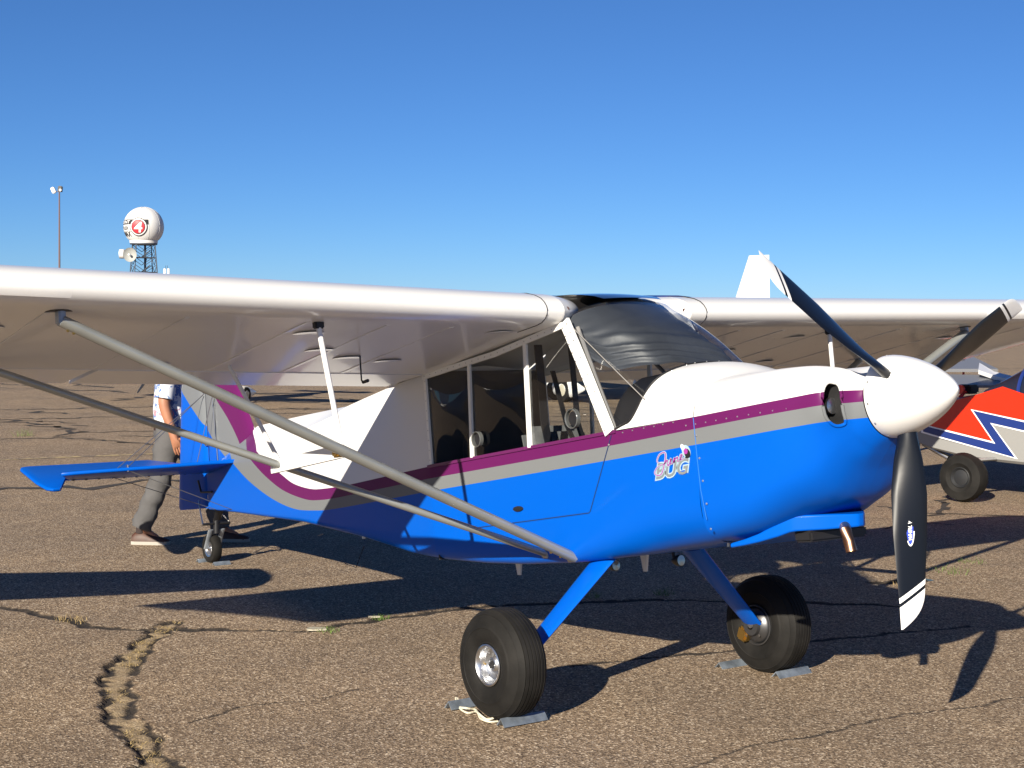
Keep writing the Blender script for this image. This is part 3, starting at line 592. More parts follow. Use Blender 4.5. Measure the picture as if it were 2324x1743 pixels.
    rings = [[(p+Vector((0, dy, 0))+Vector((-dv.z, 0, dv.x))*dz) for dy, dz in ((-.014, -.03), (.014, -.03), (.014, .03), (-.014, .03))] for p in (a_, b_)]
    sp.loft(rings, True, True).obj('strut_spreader', M_WHITE, AC, False, None)
    MB_().box(F_+dv*.035, (.05, .05, .05), None, .008).obj('spreader_clamp', M_BRASS, AC)
    jt = (-.20, sg*1.67, 1.862+up(1.67)-.015); jb = F_+Vector((-.01, 0, .02))
    MB_().tube([jb, Vector(jb).lerp(Vector(jt), .25), Vector(jb).lerp(Vector(jt), .35), jt], [.004, .010, .013, .013], 12, [.013, .013, .013, .013]).obj('jury_strut', M_WHITE, AC)
    MB_().box((jt[0], jt[1], jt[2]+.004), (.035, .045, .035), None, .005).obj('jury_fitting', M_BLACK, AC)
    MB_().tube([R_+Vector((0, 0, .01)), (-1.12, sg*1.66, 1.765+up(1.66))], .010, 10).obj('jury_strut', M_WHITE, AC)
    # black bent rod (tie-down hook)
    p0 = hitb(815, 779, 'x', -.83) if sg < 0 else np.array([-.83, 1.12, 1.80]); y_ = abs(p0[1]); zz = 1.797+up(y_)
    MB_().tube([(-.83, sg*y_, zz), (-.83, sg*y_, zz-.125), (-.815, sg*y_, zz-.137), (-.77, sg*y_, zz-.133)], [.004, .004, .008, .009], 10, upv=(0, 1, 0)).obj('tie_down_hook', M_BLACK, wing)

# --- spinner and propeller
SX, SZ, SR = 1.596, 1.363, .172
prof = [(0, .001), (.0, SR*.9)]
prof = [(SX, .02), (SX, SR), (SX+.02, SR*1.004)]+[(SX+.02+.318*s, SR*1.004*(1-s**1.5)**.70) for s in np.linspace(.05, .995, 26)]+[(SX+.3385, .0)]
spn = MB_().lathe(prof, 64, (0, 0, 0), 'x'); spn.V = [(x, y, z_+SZ) for x, y, z_ in spn.V]
spin = spn.obj('spinner', M_WHITE, AC, True, 60)
for k in range(12):
    a_ = 2*math.pi*(k+.3)/12; screw((SX+.016, SR*math.cos(a_), SZ+SR*math.sin(a_)), (0, math.cos(a_), math.sin(a_)), .006)
PC = Vector((1.662, 0, SZ)); PR_ = .955
def blade(ang, idx):
    er = Vector((0, math.cos(ang), math.sin(ang))); et = Vector((0, -math.sin(ang), math.cos(ang))); ex = Vector((1, 0, 0))
    rs = np.concatenate([np.linspace(.10, .80, 26), np.linspace(.815, PR_, 18)])
    rings = []; NC = 14
    for r in rs:
        q = r/PR_; ch = it(q, [.1, .18, .28, .42, .6, .8, .9, 1.0], [.070, .080, .116, .146, .143, .122, .110, .104])
        th = it(q, [.1, .18, .3, .6, 1.0], [.062, .055, .034, .017, .007]); be = R(it(q, [.1, .3, .6, 1.0], [62, 46, 30, 20]))
        tipk = max(0, (q-.84)/.16); le = .5*ch-ch*.93*tipk**2.6; te = -.5*ch
        pts = []
        for k in range(NC):
            a_ = 2*math.pi*k/NC; cx = (le+te)/2+(le-te)/2*math.cos(a_); tz = th/2*math.sin(a_)*(1 if math.sin(a_) > 0 else .55)*max(.12, 1-tipk**3)
            pts.append(PC+er*r+(et*math.cos(be)+ex*math.sin(be))*cx+(ex*math.cos(be)-et*math.sin(be))*(tz+.0)+ex*.012*(1-q))
        rings.append(pts)
    # split root/tip bands: black body, white tip with one black stripe (slanted)
    V = [p for r in rings for p in r]; n = NC; FB, FW = [], []
    bl = MB_(); bl.loft(rings, True, True)
    o = bl.obj('propeller_blade', M_BLADE, AC, True, 60); me = o.data; me.materials.append(M_DEC_W)
    at = me.attributes.new('tip', 'FLOAT', 'POINT'); vals = []
    for v in me.vertices:
        d_ = v.co-PC; r = d_.dot(er); c_ = d_.dot(et); vals.append(r+c_*.75)
    at.data.foreach_set('value', vals); me.materials.clear(); me.materials.append(M_BTIP)
    # maker's oval
    be = R(33); c0 = PC+er*(.42*PR_ if idx != 1 else .56*PR_)
    cd = et*math.cos(be)+ex*math.sin(be); nd = ex*math.cos(be)-et*math.sin(be)
    def put(V2, off): return [c0+er*v[0]+cd*v[1]+nd*(off+.012-v[1]*v[1]*2) for v in V2]
    e1 = [(.085*math.cos(t_), .020*math.sin(t_)) for t_ in np.linspace(0, 2*math.pi, 30)[:-1]]; e2 = [(.078*math.cos(t_), .015*math.sin(t_)-.001) for t_ in np.linspace(0, 2*math.pi, 30)[:-1]]
    obj('maker_oval', put(e1, .0010), [tuple(range(29))], M_DEC_W, o, False); obj('maker_oval', put(e2, .0018), [tuple(range(29))], M_DEC_B, o, False)
    TV, TF = text_mesh('WHIRL WIND', .021, .2, .95, .0006); xm = max(v[0] for v in TV)/2
    s_ = -1
    obj('maker_lettering', put([((v[0]-xm)*s_, (v[1]-.007)*s_) for v in TV], .0026), TF, M_DEC_W, o, False)
    MB_().tube([PC+er*.09+ex*.006, PC+er*.150], .046, 20, .040).obj('blade_cuff', M_BLACK, o)
    return o
M_BTIP = bpy.data.materials.new('blade_black_white_tip'); M_BTIP.use_nodes = True; t = M_BTIP.node_tree; b = t.nodes['Principled BSDF']
b.inputs['Roughness'].default_value = .32; b.inputs['Coat Weight'].default_value = .12; b.inputs['Specular IOR Level'].default_value = .35
at = t.nodes.new('ShaderNodeAttribute'); at.attribute_name = 'tip'; rp = t.nodes.new('ShaderNodeValToRGB'); rp.color_ramp.interpolation = 'CONSTANT'; e = rp.color_ramp.elements
mr = t.nodes.new('ShaderNodeMapRange'); mr.inputs[1].default_value = .6; mr.inputs[2].default_value = 1.1; t.links.new(at.outputs['Fac'], mr.inputs[0]); t.links.new(mr.outputs[0], rp.inputs[0])
def tp(r): return (r-.6)/.5
e[0].position = 0; e[0].color = (.005, .006, .009, 1); e[1].position = tp(.790); e[1].color = (.8, .8, .8, 1)
q = e.new(tp(.812)); q.color = (.005, .006, .009, 1); q = e.new(tp(.828)); q.color = (.8, .8, .8, 1); t.links.new(rp.outputs[0], b.inputs['Base Color'])
for i_, d_ in enumerate((-214.5, -94.5, 25.5)): blade(R(d_), i_)

# --- lower cowl scoop and exhaust
SC = [(.881, .879, .30, .789, .768), (.955, .953, .285, .805, .777), (1.027, 1.023, .27, .826, .788), (1.12, 1.115, .245, .866, .808), (1.175, 1.17, .225, .892, .825), (1.20, 1.195, .212, .896, .828), (1.285, 1.28, .13, .892, .827), (1.36, 1.357, .045, .886, .829), (1.378, 1.376, .015, .885, .83)]
rings = [[(x2, -wy, zb_), (x, -wy, zt), (x, wy, zt), (x2, wy, zb_)] for x, x2, wy, zt, zb_ in SC]
sc = MB_(); V = [p for r in rings for p in r]; F = []
for i in range(len(rings)-1):
    for k in range(4): F.append((i*4+k, i*4+(k+1) % 4, (i+1)*4+(k+1) % 4, (i+1)*4+k))
F += [(0, 1, 2, 3), tuple((len(rings)-1)*4+k for k in (3, 2, 1, 0))]
sc.add(V, F); sco = sc.obj('cowl_scoop', M_BLUE, AC, True, 30)
bv = sco.modifiers.new('bevel', 'BEVEL'); bv.width = .008; bv.segments = 3; bv.limit_method = 'ANGLE'
MB_().box((1.20, 0, .803), (.10, .36, .05), None, .01).obj('scoop_outlet', M_BLACK, sco)
e0, e1 = hitb(1920, 1205, 'y', -.10), hitb(1933, 1252, 'y', -.10)
MB_().tube([e0+np.array([-.05, .05, .02]), e0, (e0+e1)/2, e1], .024, 18, cap=False).obj('exhaust_pipe', M_COPPER, AC)
e0 = hitb(1653, 1228, 'y', -.2); MB_().tube([e0+np.array([0, 0, .02]), e0+np.array([-.003, 0, -.025])], .006, 8).obj('drain_tube', M_STEEL, AC)
# --- screws, seams, door
for x in np.linspace(.78, 1.47, 12): screw((x, -float(it(x, [.8, 1.05, 1.25, 1.4, 1.5], [.409, .404, .386, .352, .312]))-.001, float(it(x, [.8, 1.5], [1.318, 1.352]))), (.1, -1, 0), .0045)
for x, z_ in ((.35, 1.318), (.42, 1.323), (.5, 1.327), (.57, 1.33), (.63, 1.334), (.70, 1.338)): screw((x, -.411, z_), (0, -1, 0), .004)
for z_, x in ((1.29, .828), (1.19, .838), (1.09, .848), (.99, .860), (.88, .874)): screw((x+.012, -.411, z_-.02), (0, -1, 0), .0055)
for t_ in np.linspace(.06, .94, 20): p = A_[int(t_*60)]; q_ = rows[0]; screw((p[0]+.035, p[1]*1.0, p[2]+.003), (-.2, p[1]*1.6, .7), .004)
screw((.245, -.413, 1.268), (0, -1, 0), .006)
tag(scr.obj('screws', mat('screw_steel', (.45, .45, .45), .4, metal=.8), AC, False, None), None, None, None, 'stuff')
def seam(name, P, m, w_=.004):
    return strap(MB_(), P, w_, .0015, (0, -1, 0)).obj(name, m, AC, False, None)
M_GAP = mat('dark_gap', (.004, .02, .09), .6); M_GAPW = mat('pale_gap', (.03, .17, .55), .5)
seam('door_seam', [(.268, -.4105, 1.312), (.071, -.4105, .963), (.06, -.4105, .955), (-.649, -.4105, .918), (-.95, -.4105, .903)], M_GAP, .005)
seam('cowl_seam', [(.832, -.411, 1.349), (.836, -.4105, 1.17), (.843, -.4105, 1.03), (.862, -.407, .90)], M_GAPW, .003)
hd = MB_().lathe([(-.411, .026), (-.418, .024), (-.420, .015), (-.42, 0)], 20, (0, 0, 0), 'y'); hd.V = [(-.5+x*1.6, y, .993+z_*.55) for x, y, z_ in hd.V]; hd.obj('door_handle', M_BLACK, AC)
# --- name lettering
def side(V2, off, c=(.552, 1.092), rot=R(4.5), sc_=1.0):
    return [(c[0]+sc_*(v[0]*math.cos(rot)-v[1]*math.sin(rot)), -.411-off, c[1]+sc_*(v[0]*math.sin(rot)+v[1]*math.cos(rot))) for v in V2]
TV, TF = text_mesh('BUG', .095, .35, 1.02, .0075); xm = max(v[0] for v in TV); kx = .245/xm
obj('name_outline', side([(v[0]*kx, v[1]) for v in TV], .001), TF, mat('pale_outline', (.30, .42, .50), .4), AC, False)
TV, TF = text_mesh('BUG', .095, .35, 1.02, .0015)
obj('name_lettering', side([(v[0]*kx, v[1]) for v in TV], .002), TF, mat('silver_letter', (.17, .19, .21), .4), AC, False)
J = [[(.045, .085), (.03, .10), (.05, .135), (.085, .145), (.092, .12), (.075, .07), (.05, .02), (.02, .015), (.005, .035), (.03, .065), (.075, .075)],
     [(.075, .075), (.10, .095), (.095, .07), (.105, .062), (.125, .10), (.118, .07), (.13, .068)], [(.13, .068), (.148, .10), (.142, .07), (.15, .088), (.168, .10), (.165, .075), (.175, .075)],
     [(.175, .075), (.195, .095), (.20, .108), (.19, .108), (.183, .09), (.19, .078), (.21, .088)]]
for mm, w_, off in ((mat('pale_outline', (.62, .80, .88), .4), .015, .003), (mat('magenta_letter', (.30, .04, .28), .4), .006, .004)):
    k_ = MB_()
    for s_ in J: V2, F2 = ribbon(s_, w_); k_.add(side([(v[0], v[1]*.74+.004) for v in V2], off), F2)
    k_.obj('name_script', mm, AC, False, None)
def disc(c, rx, ry, n=18, rot=0): return [(c[0]+rx*math.cos(t_)*math.cos(rot)-ry*math.sin(t_)*math.sin(rot), c[1]+rx*math.cos(t_)*math.sin(rot)+ry*math.sin(t_)*math.cos(rot)) for t_ in np.linspace(0, 2*math.pi, n+1)[:-1]]
for c_, rx, ry, m_, off in (((.226, .094), .026, .032, mat('pale_outline', (.6, .8, .9), .4), .001), ((.233, .086), .018, .022, M_BLACK, .003), ((.226, .096), .013, .013, mat('magenta_letter', (.3, .04, .28), .4), .004), ((.208, .117), .011, .015, M_DEC_W, .003)):
    obj('bug_emblem', side(disc(c_, rx, ry, 18, .5), off), [tuple(range(18))], m_, AC, False)

# --- tail: fin, rudder, stabilisers, elevators
def thin(name, m, P, th, n=(0, 1, 0), bev=.006, parent=AC):
    # flat surface with rounded rim from an outline of 3-D points
    P = [Vector(p) for p in P]; n_ = Vector(n); c = sum(P, Vector())/len(P); k = len(P); V = []; F = []
    def inset(p, d_): return p+(c-p).normalized()*d_
    lay = [(1.0, 0), (.75, .35), (0, .5)]
    rim = [([inset(p, th*.7)+n_*th*.5 for p in P]), ([inset(p, th*.18)+n_*th*.33 for p in P]), list(P), ([inset(p, th*.18)-n_*th*.33 for p in P]), ([inset(p, th*.7)-n_*th*.5 for p in P])]
    for r in rim: V += r
    for i in range(4):
        for j in range(k): F.append((i*k+j, i*k+(j+1) % k, (i+1)*k+(j+1) % k, (i+1)*k+j))
    F.append(tuple(range(k))[::-1]); F.append(tuple(4*k+j for j in range(k)))
    return MB_().add(V, F).obj(name, m, parent, True, 45)
def dense_plate(name, x0, x1, z0, z1, inside, th, parent=AC):
    pass
def finmesh(name, LE, TE, th, z0, z1):
    rows = []; zs_ = np.linspace(z0, z1, 46)
    secs = [(0, 0), (.02, .45), (.06, .8), (.15, 1), (.5, 1), (.85, .8), (.98, .4), (1, 0)]
    for z_ in zs_:
        xl, xt = LE(z_), TE(z_); ring = []
        ks = np.linspace(0, 1, 26); tk = it(ks, [s[0] for s in secs], [s[1] for s in secs])
        ring = [(xl+(xt-xl)*a_, -th/2*b_, z_) for a_, b_ in zip(ks, tk)]+[(xl+(xt-xl)*a_, th/2*b_, z_) for a_, b_ in list(zip(ks, tk))[::-1][1:-1]]
        rows.append(ring)
    o = MB_().loft(rows, True, True).obj(name, M_LIV, AC, True, 60); return set_stripes(o, True)
finmesh('fin', lambda z_: it(z_, [1.20, 1.50, 1.60, 1.662, 1.774, 1.973, 2.15, 2.22], [-4.10, -4.06, -4.06, -4.113, -4.18, -4.285, -4.42, -4.55]), lambda z_: -4.862, .055, 1.20, 2.22)
finmesh('rudder', lambda z_: it(z_, [1.118, 2.05, 2.18, 2.24], [-4.872, -4.872, -4.872, -4.872]), lambda z_: it(z_, [1.118, 1.129, 2.048, 2.15, 2.20, 2.24], [-5.42, -5.441, -5.270, -5.20, -5.12, -4.96]), .05, 1.118, 2.24)
for z_ in (1.2, 1.6, 2.0): MB_().box((-4.867, 0, z_), (.03, .05, .04), None, .004).obj('rudder_hinge', M_STEEL, AC)
for sg in (-1, 1):
    st = thin('stabiliser', M_BLUE, [(-4.26, sg*.03, 1.440), (-4.29, sg*.10, 1.438), (-4.33, sg*.25, 1.436), (-4.45, sg*.7, 1.428), (-4.58, sg*1.16, 1.421), (-4.63, sg*1.225, 1.418), (-4.86, sg*1.10, 1.396), (-4.86, sg*.03, 1.388)], .026, (.06, 0, 1))
    ze = lambda x: 1.391-(x+4.875)*.285
    thin('elevator', M_BLUE, [(x, sg*y, ze(x)) for x, y in ((-4.876, .10), (-4.876, 1.118), (-4.60, 1.252), (-4.595, 1.30), (-4.63, 1.335), (-4.80, 1.345), (-5.18, 1.318), (-5.235, 1.295), (-5.25, 1.25), (-5.26, .30), (-5.08, .08), (-4.95, .07))], .026, (.285, 0, 1))
    for y in np.linspace(.2, 1.05, 10): MB_().box((-4.868, sg*y, 1.384), (.02, .016, .018), None, .003).obj('elevator_hinge', M_BLACK, st)
    def wire(a_, b_, r=.0028): MB_().tube([a_, b_], r, 6).obj('brace_wire', M_WIRE, AC)
    fu = (-4.62, sg*.02, 2.04); fr_ = (-4.87, sg*.02, 1.96)
    wire(fu, (-4.50, sg*.80, 1.436)); wire(fr_, (-4.855, sg*.78, 1.408)); wire((-4.50, sg*.80, 1.42), (-4.37, sg*.06, 1.085)); wire((-4.855, sg*.78, 1.39), (-4.72, sg*.045, 1.105))
    for p in ((-4.50, sg*.80, 1.432), (-4.855, sg*.78, 1.40)): MB_().box(p, (.03, .008, .05), None, .002).obj('wire_tang', M_STEEL, AC)
    wire((-4.55, sg*.25, 1.44), (-4.66, sg*.02, 2.02), .003)
MB_().tube([(-4.66, -.03, 1.44), (-4.70, -.03, 2.03)], .004, 8).obj('trim_rod', M_STEEL, AC)
MB_().tube([(-4.95, -.06, 1.33), (-4.93, -.05, 1.24), (-4.75, -.05, 1.235)], .008, 8).obj('elevator_horn', M_BLACK, AC)

# --- main gear
WC = [(-.087, -.874, .295), (-.087, .874, .290)]
WK = .257/.288
tprof = [(-.075, .105), (-.092, .112), (-.0945, .117), (-.0935, .120), (-.104, .137), (-.1105, .17), (-.1100, .190), (-.1125, .193), (-.1120, .198), (-.1085, .202), (-.107, .210), (-.098, .238), (-.087, .257), (-.0885, .261), (-.084, .264), (-.066, .276)]
def groove_prof():
    P = list(tprof)
    for y in np.linspace(-.058, .058, 6):
        P += [(y-.0035, .279+.009*(1-(y/.07)**2)), (y-.002, .272+.009*(1-(y/.07)**2)), (y+.002, .272+.009*(1-(y/.07)**2)), (y+.0035, .279+.009*(1-(y/.07)**2))]
    return P+[(-a_, b_) for a_, b_ in tprof[::-1]]
for (cx, cy, cz) in WC:
    sg = -1 if cy < 0 else 1
    wh = empty('main_wheel', (cx, cy, cz)); wh.parent = AC
    MB_().lathe([(a_*WK, b_*WK) for a_, b_ in groove_prof()], 72).obj('tyre', M_RUB, wh, True, 40)
    MB_().lathe([(sg*.084, .106), (sg*.096, .108), (sg*.099, .101), (sg*.094, .094), (sg*.070, .088), (sg*.050, .080), (sg*.044, .06), (sg*.052, .045), (sg*.066, .036), (sg*.068, .028), (sg*.05, .026), (sg*.05, 0)], 48).obj('rim', M_ALU, wh, True, 50).scale = (.9, .9, .9)
    MB_().lathe([(-sg*.084, .106), (-sg*.094, .107), (-sg*.096, .10), (-sg*.07, .09), (-sg*.06, .02)], 40).obj('rim', mat('brake_steel', (.10, .10, .105), .4, metal=.8), wh, True, 50)
    MB_().lathe([(sg*.046, .0), (sg*.058, .018), (sg*.058, .0)], 16).obj('axle_cap', M_BLACK, wh)
    MB_().lathe([(-sg*.07, .05), (-sg*.07, .092), (-sg*.085, .094), (-sg*.10, .085), (-sg*.115, .055), (-sg*.135, .05), (-sg*.135, .02)], 36).obj('brake_disc', mat('brake_steel', (.10, .10, .105), .4, metal=.8), wh, True, 40)
    MB_().box((-.075, -sg*.108, -.045), (.07, .05, .075), Quaternion((0, 1, 0), R(25)), .012).obj('brake_caliper', M_BRASS, wh)
    for k in range(6): MB_().lathe([(sg*.046, 0), (sg*.058, .006), (sg*.058, 0)], 8, (.058*math.cos(k*math.pi/3), 0, .058*math.sin(k*math.pi/3))).obj('rim_bolt', M_BRASS if k == 3 else M_STEEL, wh)
    for a_ in (0.4, 2.2, 4.0, 5.5): MB_().lathe([(-sg*.116, 0), (-sg*.124, .007), (-sg*.124, 0)], 8, (.07*math.cos(a_), 0, .07*math.sin(a_))).obj('brake_bolt', M_STEEL, wh)
    # leg
    rings = []
    for s in np.linspace(0, 1, 12):
        p = Vector((.005, sg*.28, .735)).lerp(Vector((-.085, sg*.76, .300)), s); ch = .085*(1-.28*s); th = .021
        d_ = Vector((0, sg*.48, -.435)).normalized(); nn = Vector((0, .435*sg, .48)).normalized(); ring = []
        for k in range(20):
            a_ = 2*math.pi*k/20; ring.append(p+Vector((1, 0, 0))*ch*math.cos(a_)*(1 if math.cos(a_) > 0 else 1.0)+nn*th*math.sin(a_)*(1-.25*s))
        rings.append(ring)
    MB_().loft(rings, True, True).obj('gear_leg', M_BLUE, AC, True, 50)
    MB_().tube([(-.087, sg*.74, .30), (-.087, sg*.86, .295)], .022, 14).obj('axle', M_STEEL, AC)
# belly antennas, lights
def fin_ant(px, py, y, h=.085, w_=.05):
    p = hitb(px, py, 'y', y); zb_ = float(zbot(p[0])) + .004
    V = [(p[0]-w_/2, y-.008, zb_), (p[0]+w_/2, y-.008, zb_), (p[0]+w_*.22, y-.004, zb_-h), (p[0]-w_*.28, y-.004, zb_-h), (p[0]-w_/2, y+.008, zb_), (p[0]+w_/2, y+.008, zb_), (p[0]+w_*.22, y+.004, zb_-h), (p[0]-w_*.28, y+.004, zb_-h)]
    return MB_().add(V, [(0, 1, 2, 3), (7, 6, 5, 4), (0, 4, 5, 1), (1, 5, 6, 2), (2, 6, 7, 3), (3, 7, 4, 0)]).obj('blade_antenna', M_WHITE, AC, False, None)
fin_ant(1178, 1285, -.15); fin_ant(1463, 1265, .05); a2 = fin_ant(826, 1225, -.05, .07)
p = hitb(826, 1232, 'y', -.05); MB_().tube([(p[0], -.05, p[2]-.02), tuple(hitb(808, 1288, 'y', -.05)), tuple(hitb(783, 1279, 'y', -.2))], .003, 6).obj('whip_antenna', M_BLACK, a2)
for px, py, y in ((1390, 1283, -.08), (1537, 1272, .12)):
    p = hitb(px, py, 'y', y); l = MB_().lathe([(-.03, .012), (0, .026), (.028, .030), (.032, .027)], 20, tuple(p), 'x').obj('taxi_light', M_BLACK, AC); MB_().lathe([(.030, .026), (.031, .0)], 20, tuple(p), 'x').obj('lamp_glass', mat('lamp_glass', (.5, .5, .48), .1, metal=.6), l)
    MB_().tube([(p[0]-.02, y, p[2]), (p[0]-.03, y, p[2]+.06)], .008, 8).obj('light_bracket', M_BLACK, l)
# tailwheel
TC = toB((-4.97, 0.0, .100)); tw = empty('tail_wheel', tuple(TC)); tw.parent = AC; tw.scale = (1.1, 1.1, 1.1); tw.location.z += .010
MB_().lathe([(-.022, .055), (-.030, .062), (-.034, .078), (-.028, .094), (-.014, .101), (.014, .101), (.028, .094), (.034, .078), (.030, .062), (.022, .055)], 40).obj('tyre', M_RUB, tw)
for s in (-1, 1):
    MB_().lathe([(s*.020, .058), (s*.030, .056), (s*.027, .045), (s*.018, .040), (s*.016, .02), (s*.026, .016), (s*.028, .0)], 30).obj('rim', M_ALU, tw)
    a_ = Vector((.085, s*.042, .125)); MB_().tube([(0, s*.045, 0), (.04, s*.045, .06), a_], [.017, .017, .02], 12, [.006, .006, .006]).obj('fork_arm', M_GALV, tw)
MB_().tube([(.08, 0, .10), (.09, 0, .20)], .02, 14).obj('pivot', M_BLACK, tw)
MB_().tube([(.10, 0, .19), (.16, 0, .27), (.28, 0, .33)], .030, 10, .008).obj('leaf_spring', M_BLACK, tw)
MB_().tube([(.09, -.10, .165), (.09, .10, .165)], .009, 8).obj('steering_arm', M_BLACK, tw)
for s in (-1, 1): MB_().tube([(.09, s*.10, .165), (.0, s*.07, .25), (-.06, s*.05, .33)], .005, 6).obj('steering_spring', M_STEEL, tw)

# ================================================================== WHEEL CHOCKS
def chock(px, pts, ln, h, label, rope=None, w_=.065):
    p0 = (gnd(*pts[0])+gnd(*pts[1]))/2; root = empty('wheel_chock', tuple(p0), (0, 0, 0), label, 'chock', 'wheel chocks')
    for q in pts:
        c = gnd(*q)-p0; rings = []
        for y in (-ln/2, ln/2): rings.append([(c[0]+a_, c[1]+y, b_) for a_, b_ in ((-w_/2, .004), (-w_/2+.006, .001), (0, h-.006), (w_/2-.006, .001), (w_/2, .004), (0, h))])
        MB_().loft(rings, True, True).obj('angle_bar', mat('chock_steel', (.20, .235, .28), .45, metal=.5, noise=.35, nscale=18), root, False, None)
    if rope:
        MB_().tube(spl([gnd(*r)-p0+np.array([0, 0, .006+.012*(i % 2)]) for i, r in enumerate(rope)], 40), .0055, 8).obj('rope', M_ROPE, root)
        MB_().tube(spl([gnd(r[0]+4, r[1]+5)-p0+np.array([0, 0, .006]) for i, r in enumerate(rope)], 40), .0045, 8).obj('rope', M_ROPE, root)
    return root
chock(None, [(1186, 1641), (1066, 1602)], .25, .040, 'bent aluminium wheel chock with white rope at the near main wheel', [(1046, 1600), (1035, 1592), (1040, 1606), (1058, 1616), (1078, 1613), (1086, 1628), (1106, 1636), (1126, 1635)])
chock(None, [(1797, 1533), (1668, 1512)], .24, .036, 'bent aluminium wheel chock at the far main wheel under the nose')
chock(None, [(503, 1283), (466, 1276)], .13, .03, 'small aluminium wheel chock at the little tail wheel', None, .05)

# ================================================================== PERSON (walking to the right behind the tail)
def person():
    a_, b_ = gnd(338, 1240), gnd(500, 1224); fw = Vector((RT[0], RT[1], 0)).normalized(); o = (Vector(a_)+Vector(b_))/2
    root = empty('person', (o.x, o.y, 0), (0, 0, math.atan2(fw.y, fw.x)), 'person in a floral short-sleeved shirt and grey trousers walking behind the tail', 'person')
    # joints in local frame: x forward, y left (near side is right: -y)
    J = {'pel': (-.10, 0, .95), 'wst': (-.10, 0, 1.08), 'chs': (-.08, 0, 1.32), 'nck': (-.02, 0, 1.50), 'hd0': (.0, 0, 1.56), 'hd1': (.015, 0, 1.66), 'hd2': (.01, 0, 1.74),
         'shR': (-.085, -.20, 1.42), 'elR': (-.125, -.245, 1.14), 'wrR': (-.045, -.25, .90), 'paR': (-.02, -.245, .82),
         'shL': (-.04, .19, 1.42), 'elL': (.02, .25, 1.14), 'wrL': (.17, .235, .95), 'paL': (.22, .225, .88),
         'hpR': (-.10, -.095, .90), 'knR': (-.185, -.10, .50), 'anR': (-.335, -.10, .13), 'toR': (-.19, -.10, .05),
         'hpL': (-.10, .095, .90), 'knL': (.17, .10, .50), 'anL': (.27, .10, .11), 'toL': (.42, .10, .05)}
    rad = {'pel': .13, 'wst': .125, 'chs': .14, 'nck': .058, 'hd0': .062, 'hd1': .090, 'hd2': .085, 'shR': .062, 'elR': .050, 'wrR': .035, 'paR': .040, 'shL': .062, 'elL': .042, 'wrL': .028, 'paL': .034,
           'hpR': .085, 'knR': .058, 'anR': .034, 'toR': .018, 'hpL': .085, 'knL': .058, 'anL': .034, 'toL': .018}
    E_ = [('pel', 'wst'), ('wst', 'chs'), ('chs', 'nck'), ('nck', 'hd0'), ('hd0', 'hd1'), ('hd1', 'hd2')]
    for s in 'RL': E_ += [('chs', 'sh'+s), ('sh'+s, 'el'+s), ('el'+s, 'wr'+s), ('wr'+s, 'pa'+s), ('pel', 'hp'+s), ('hp'+s, 'kn'+s), ('kn'+s, 'an'+s), ('an'+s, 'to'+s)]
    # fingers
    for s, sy in (('R', -1), ('L', 1)):
        p = Vector(J['pa'+s]); d_ = (p-Vector(J['wr'+s])).normalized(); w_ = Vector((1, 0, 0)).cross(d_); spread = Vector((d_.z, 0, -d_.x)) * -1
        for i, (off, ln) in enumerate(((-.030, .062), (-.011, .075), (.009, .082), (.029, .074))):
            b0 = p+d_*.028+spread*off; b1 = b0+d_*ln*.5+Vector((0, -sy*.004, 0)); b2 = b0+d_*ln*.85+Vector((.0, -sy*.018, 0)) ; nm = 'f%s%d' % (s, i)
            J[nm+'a'] = tuple(b0); J[nm+'b'] = tuple(b1); J[nm+'c'] = tuple(b2); rad[nm+'a'] = .0095; rad[nm+'b'] = .0088; rad[nm+'c'] = .0075
            E_ += [('pa'+s, nm+'a'), (nm+'a', nm+'b'), (nm+'b', nm+'c')]
        b0 = Vector(J['wr'+s]).lerp(p, .55)+spread*.040; b1 = b0+d_*.035+spread*.012; J['t'+s+'a'] = tuple(b0); J['t'+s+'b'] = tuple(b1); rad['t'+s+'a'] = .011; rad['t'+s+'b'] = .009
        E_ += [('pa'+s, 't'+s+'a'), ('t'+s+'a', 't'+s+'b')]
    names = list(J); bm = bmesh.new(); sk = bm.verts.layers.skin.verify(); vs = {}
    for n_ in names: v = bm.verts.new(J[n_]); v[sk].radius = (rad[n_], rad[n_]); v[sk].use_root = (n_ == 'pel'); vs[n_] = v
    for a_, b_ in E_: bm.edges.new((vs[a_], vs[b_]))
    me = bpy.data.meshes.new('body'); bm.to_mesh(me); bm.free(); me.materials.append(mat('skin', (.36, .16, .092), .5, noise=.15, nscale=12))
    o = bpy.data.objects.new('body', me); col.objects.link(o); o.parent = root
    m_ = o.modifiers.new('skin', 'SKIN'); m_.use_smooth_shade = True; m_ = o.modifiers.new('sub', 'SUBSURF'); m_.levels = 2; m_.render_levels = 2
    # face and hair
    MB_().tube([(.085, 0, 1.655), (.115, 0, 1.63), (.10, 0, 1.615)], [.010, .014, .010], 8).obj('nose', MATS['skin'], root)
    for s in (-1, 1):
        MB_().lathe([(-.004, 0), (0, .010), (.004, 0)], 10, (.09, s*.032, 1.668), 'x').obj('eye', mat('eye', (.05, .04, .03), .2), root)
        MB_().lathe([(s*.085, 0), (s*.095, .028), (s*.100, .0)], 12, (.0, 0, 1.65), 'y').obj('ear', MATS['skin'], root)
    MB_().box((.098, 0, 1.595), (.008, .045, .010), None, .003).obj('mouth', mat('lips', (.30, .10, .08), .5), root)
    hr = MB_().lathe([(.06, .0), (.055, .05), (.02, .088), (-.03, .096), (-.07, .09)], 24, (0, 0, 0), 'z'); hr.V = [(x*1.05-.012, y, z_+1.725) for x, y, z_ in hr.V if True]; hr.obj('hair', mat('hair', (.06, .04, .03), .7), root)
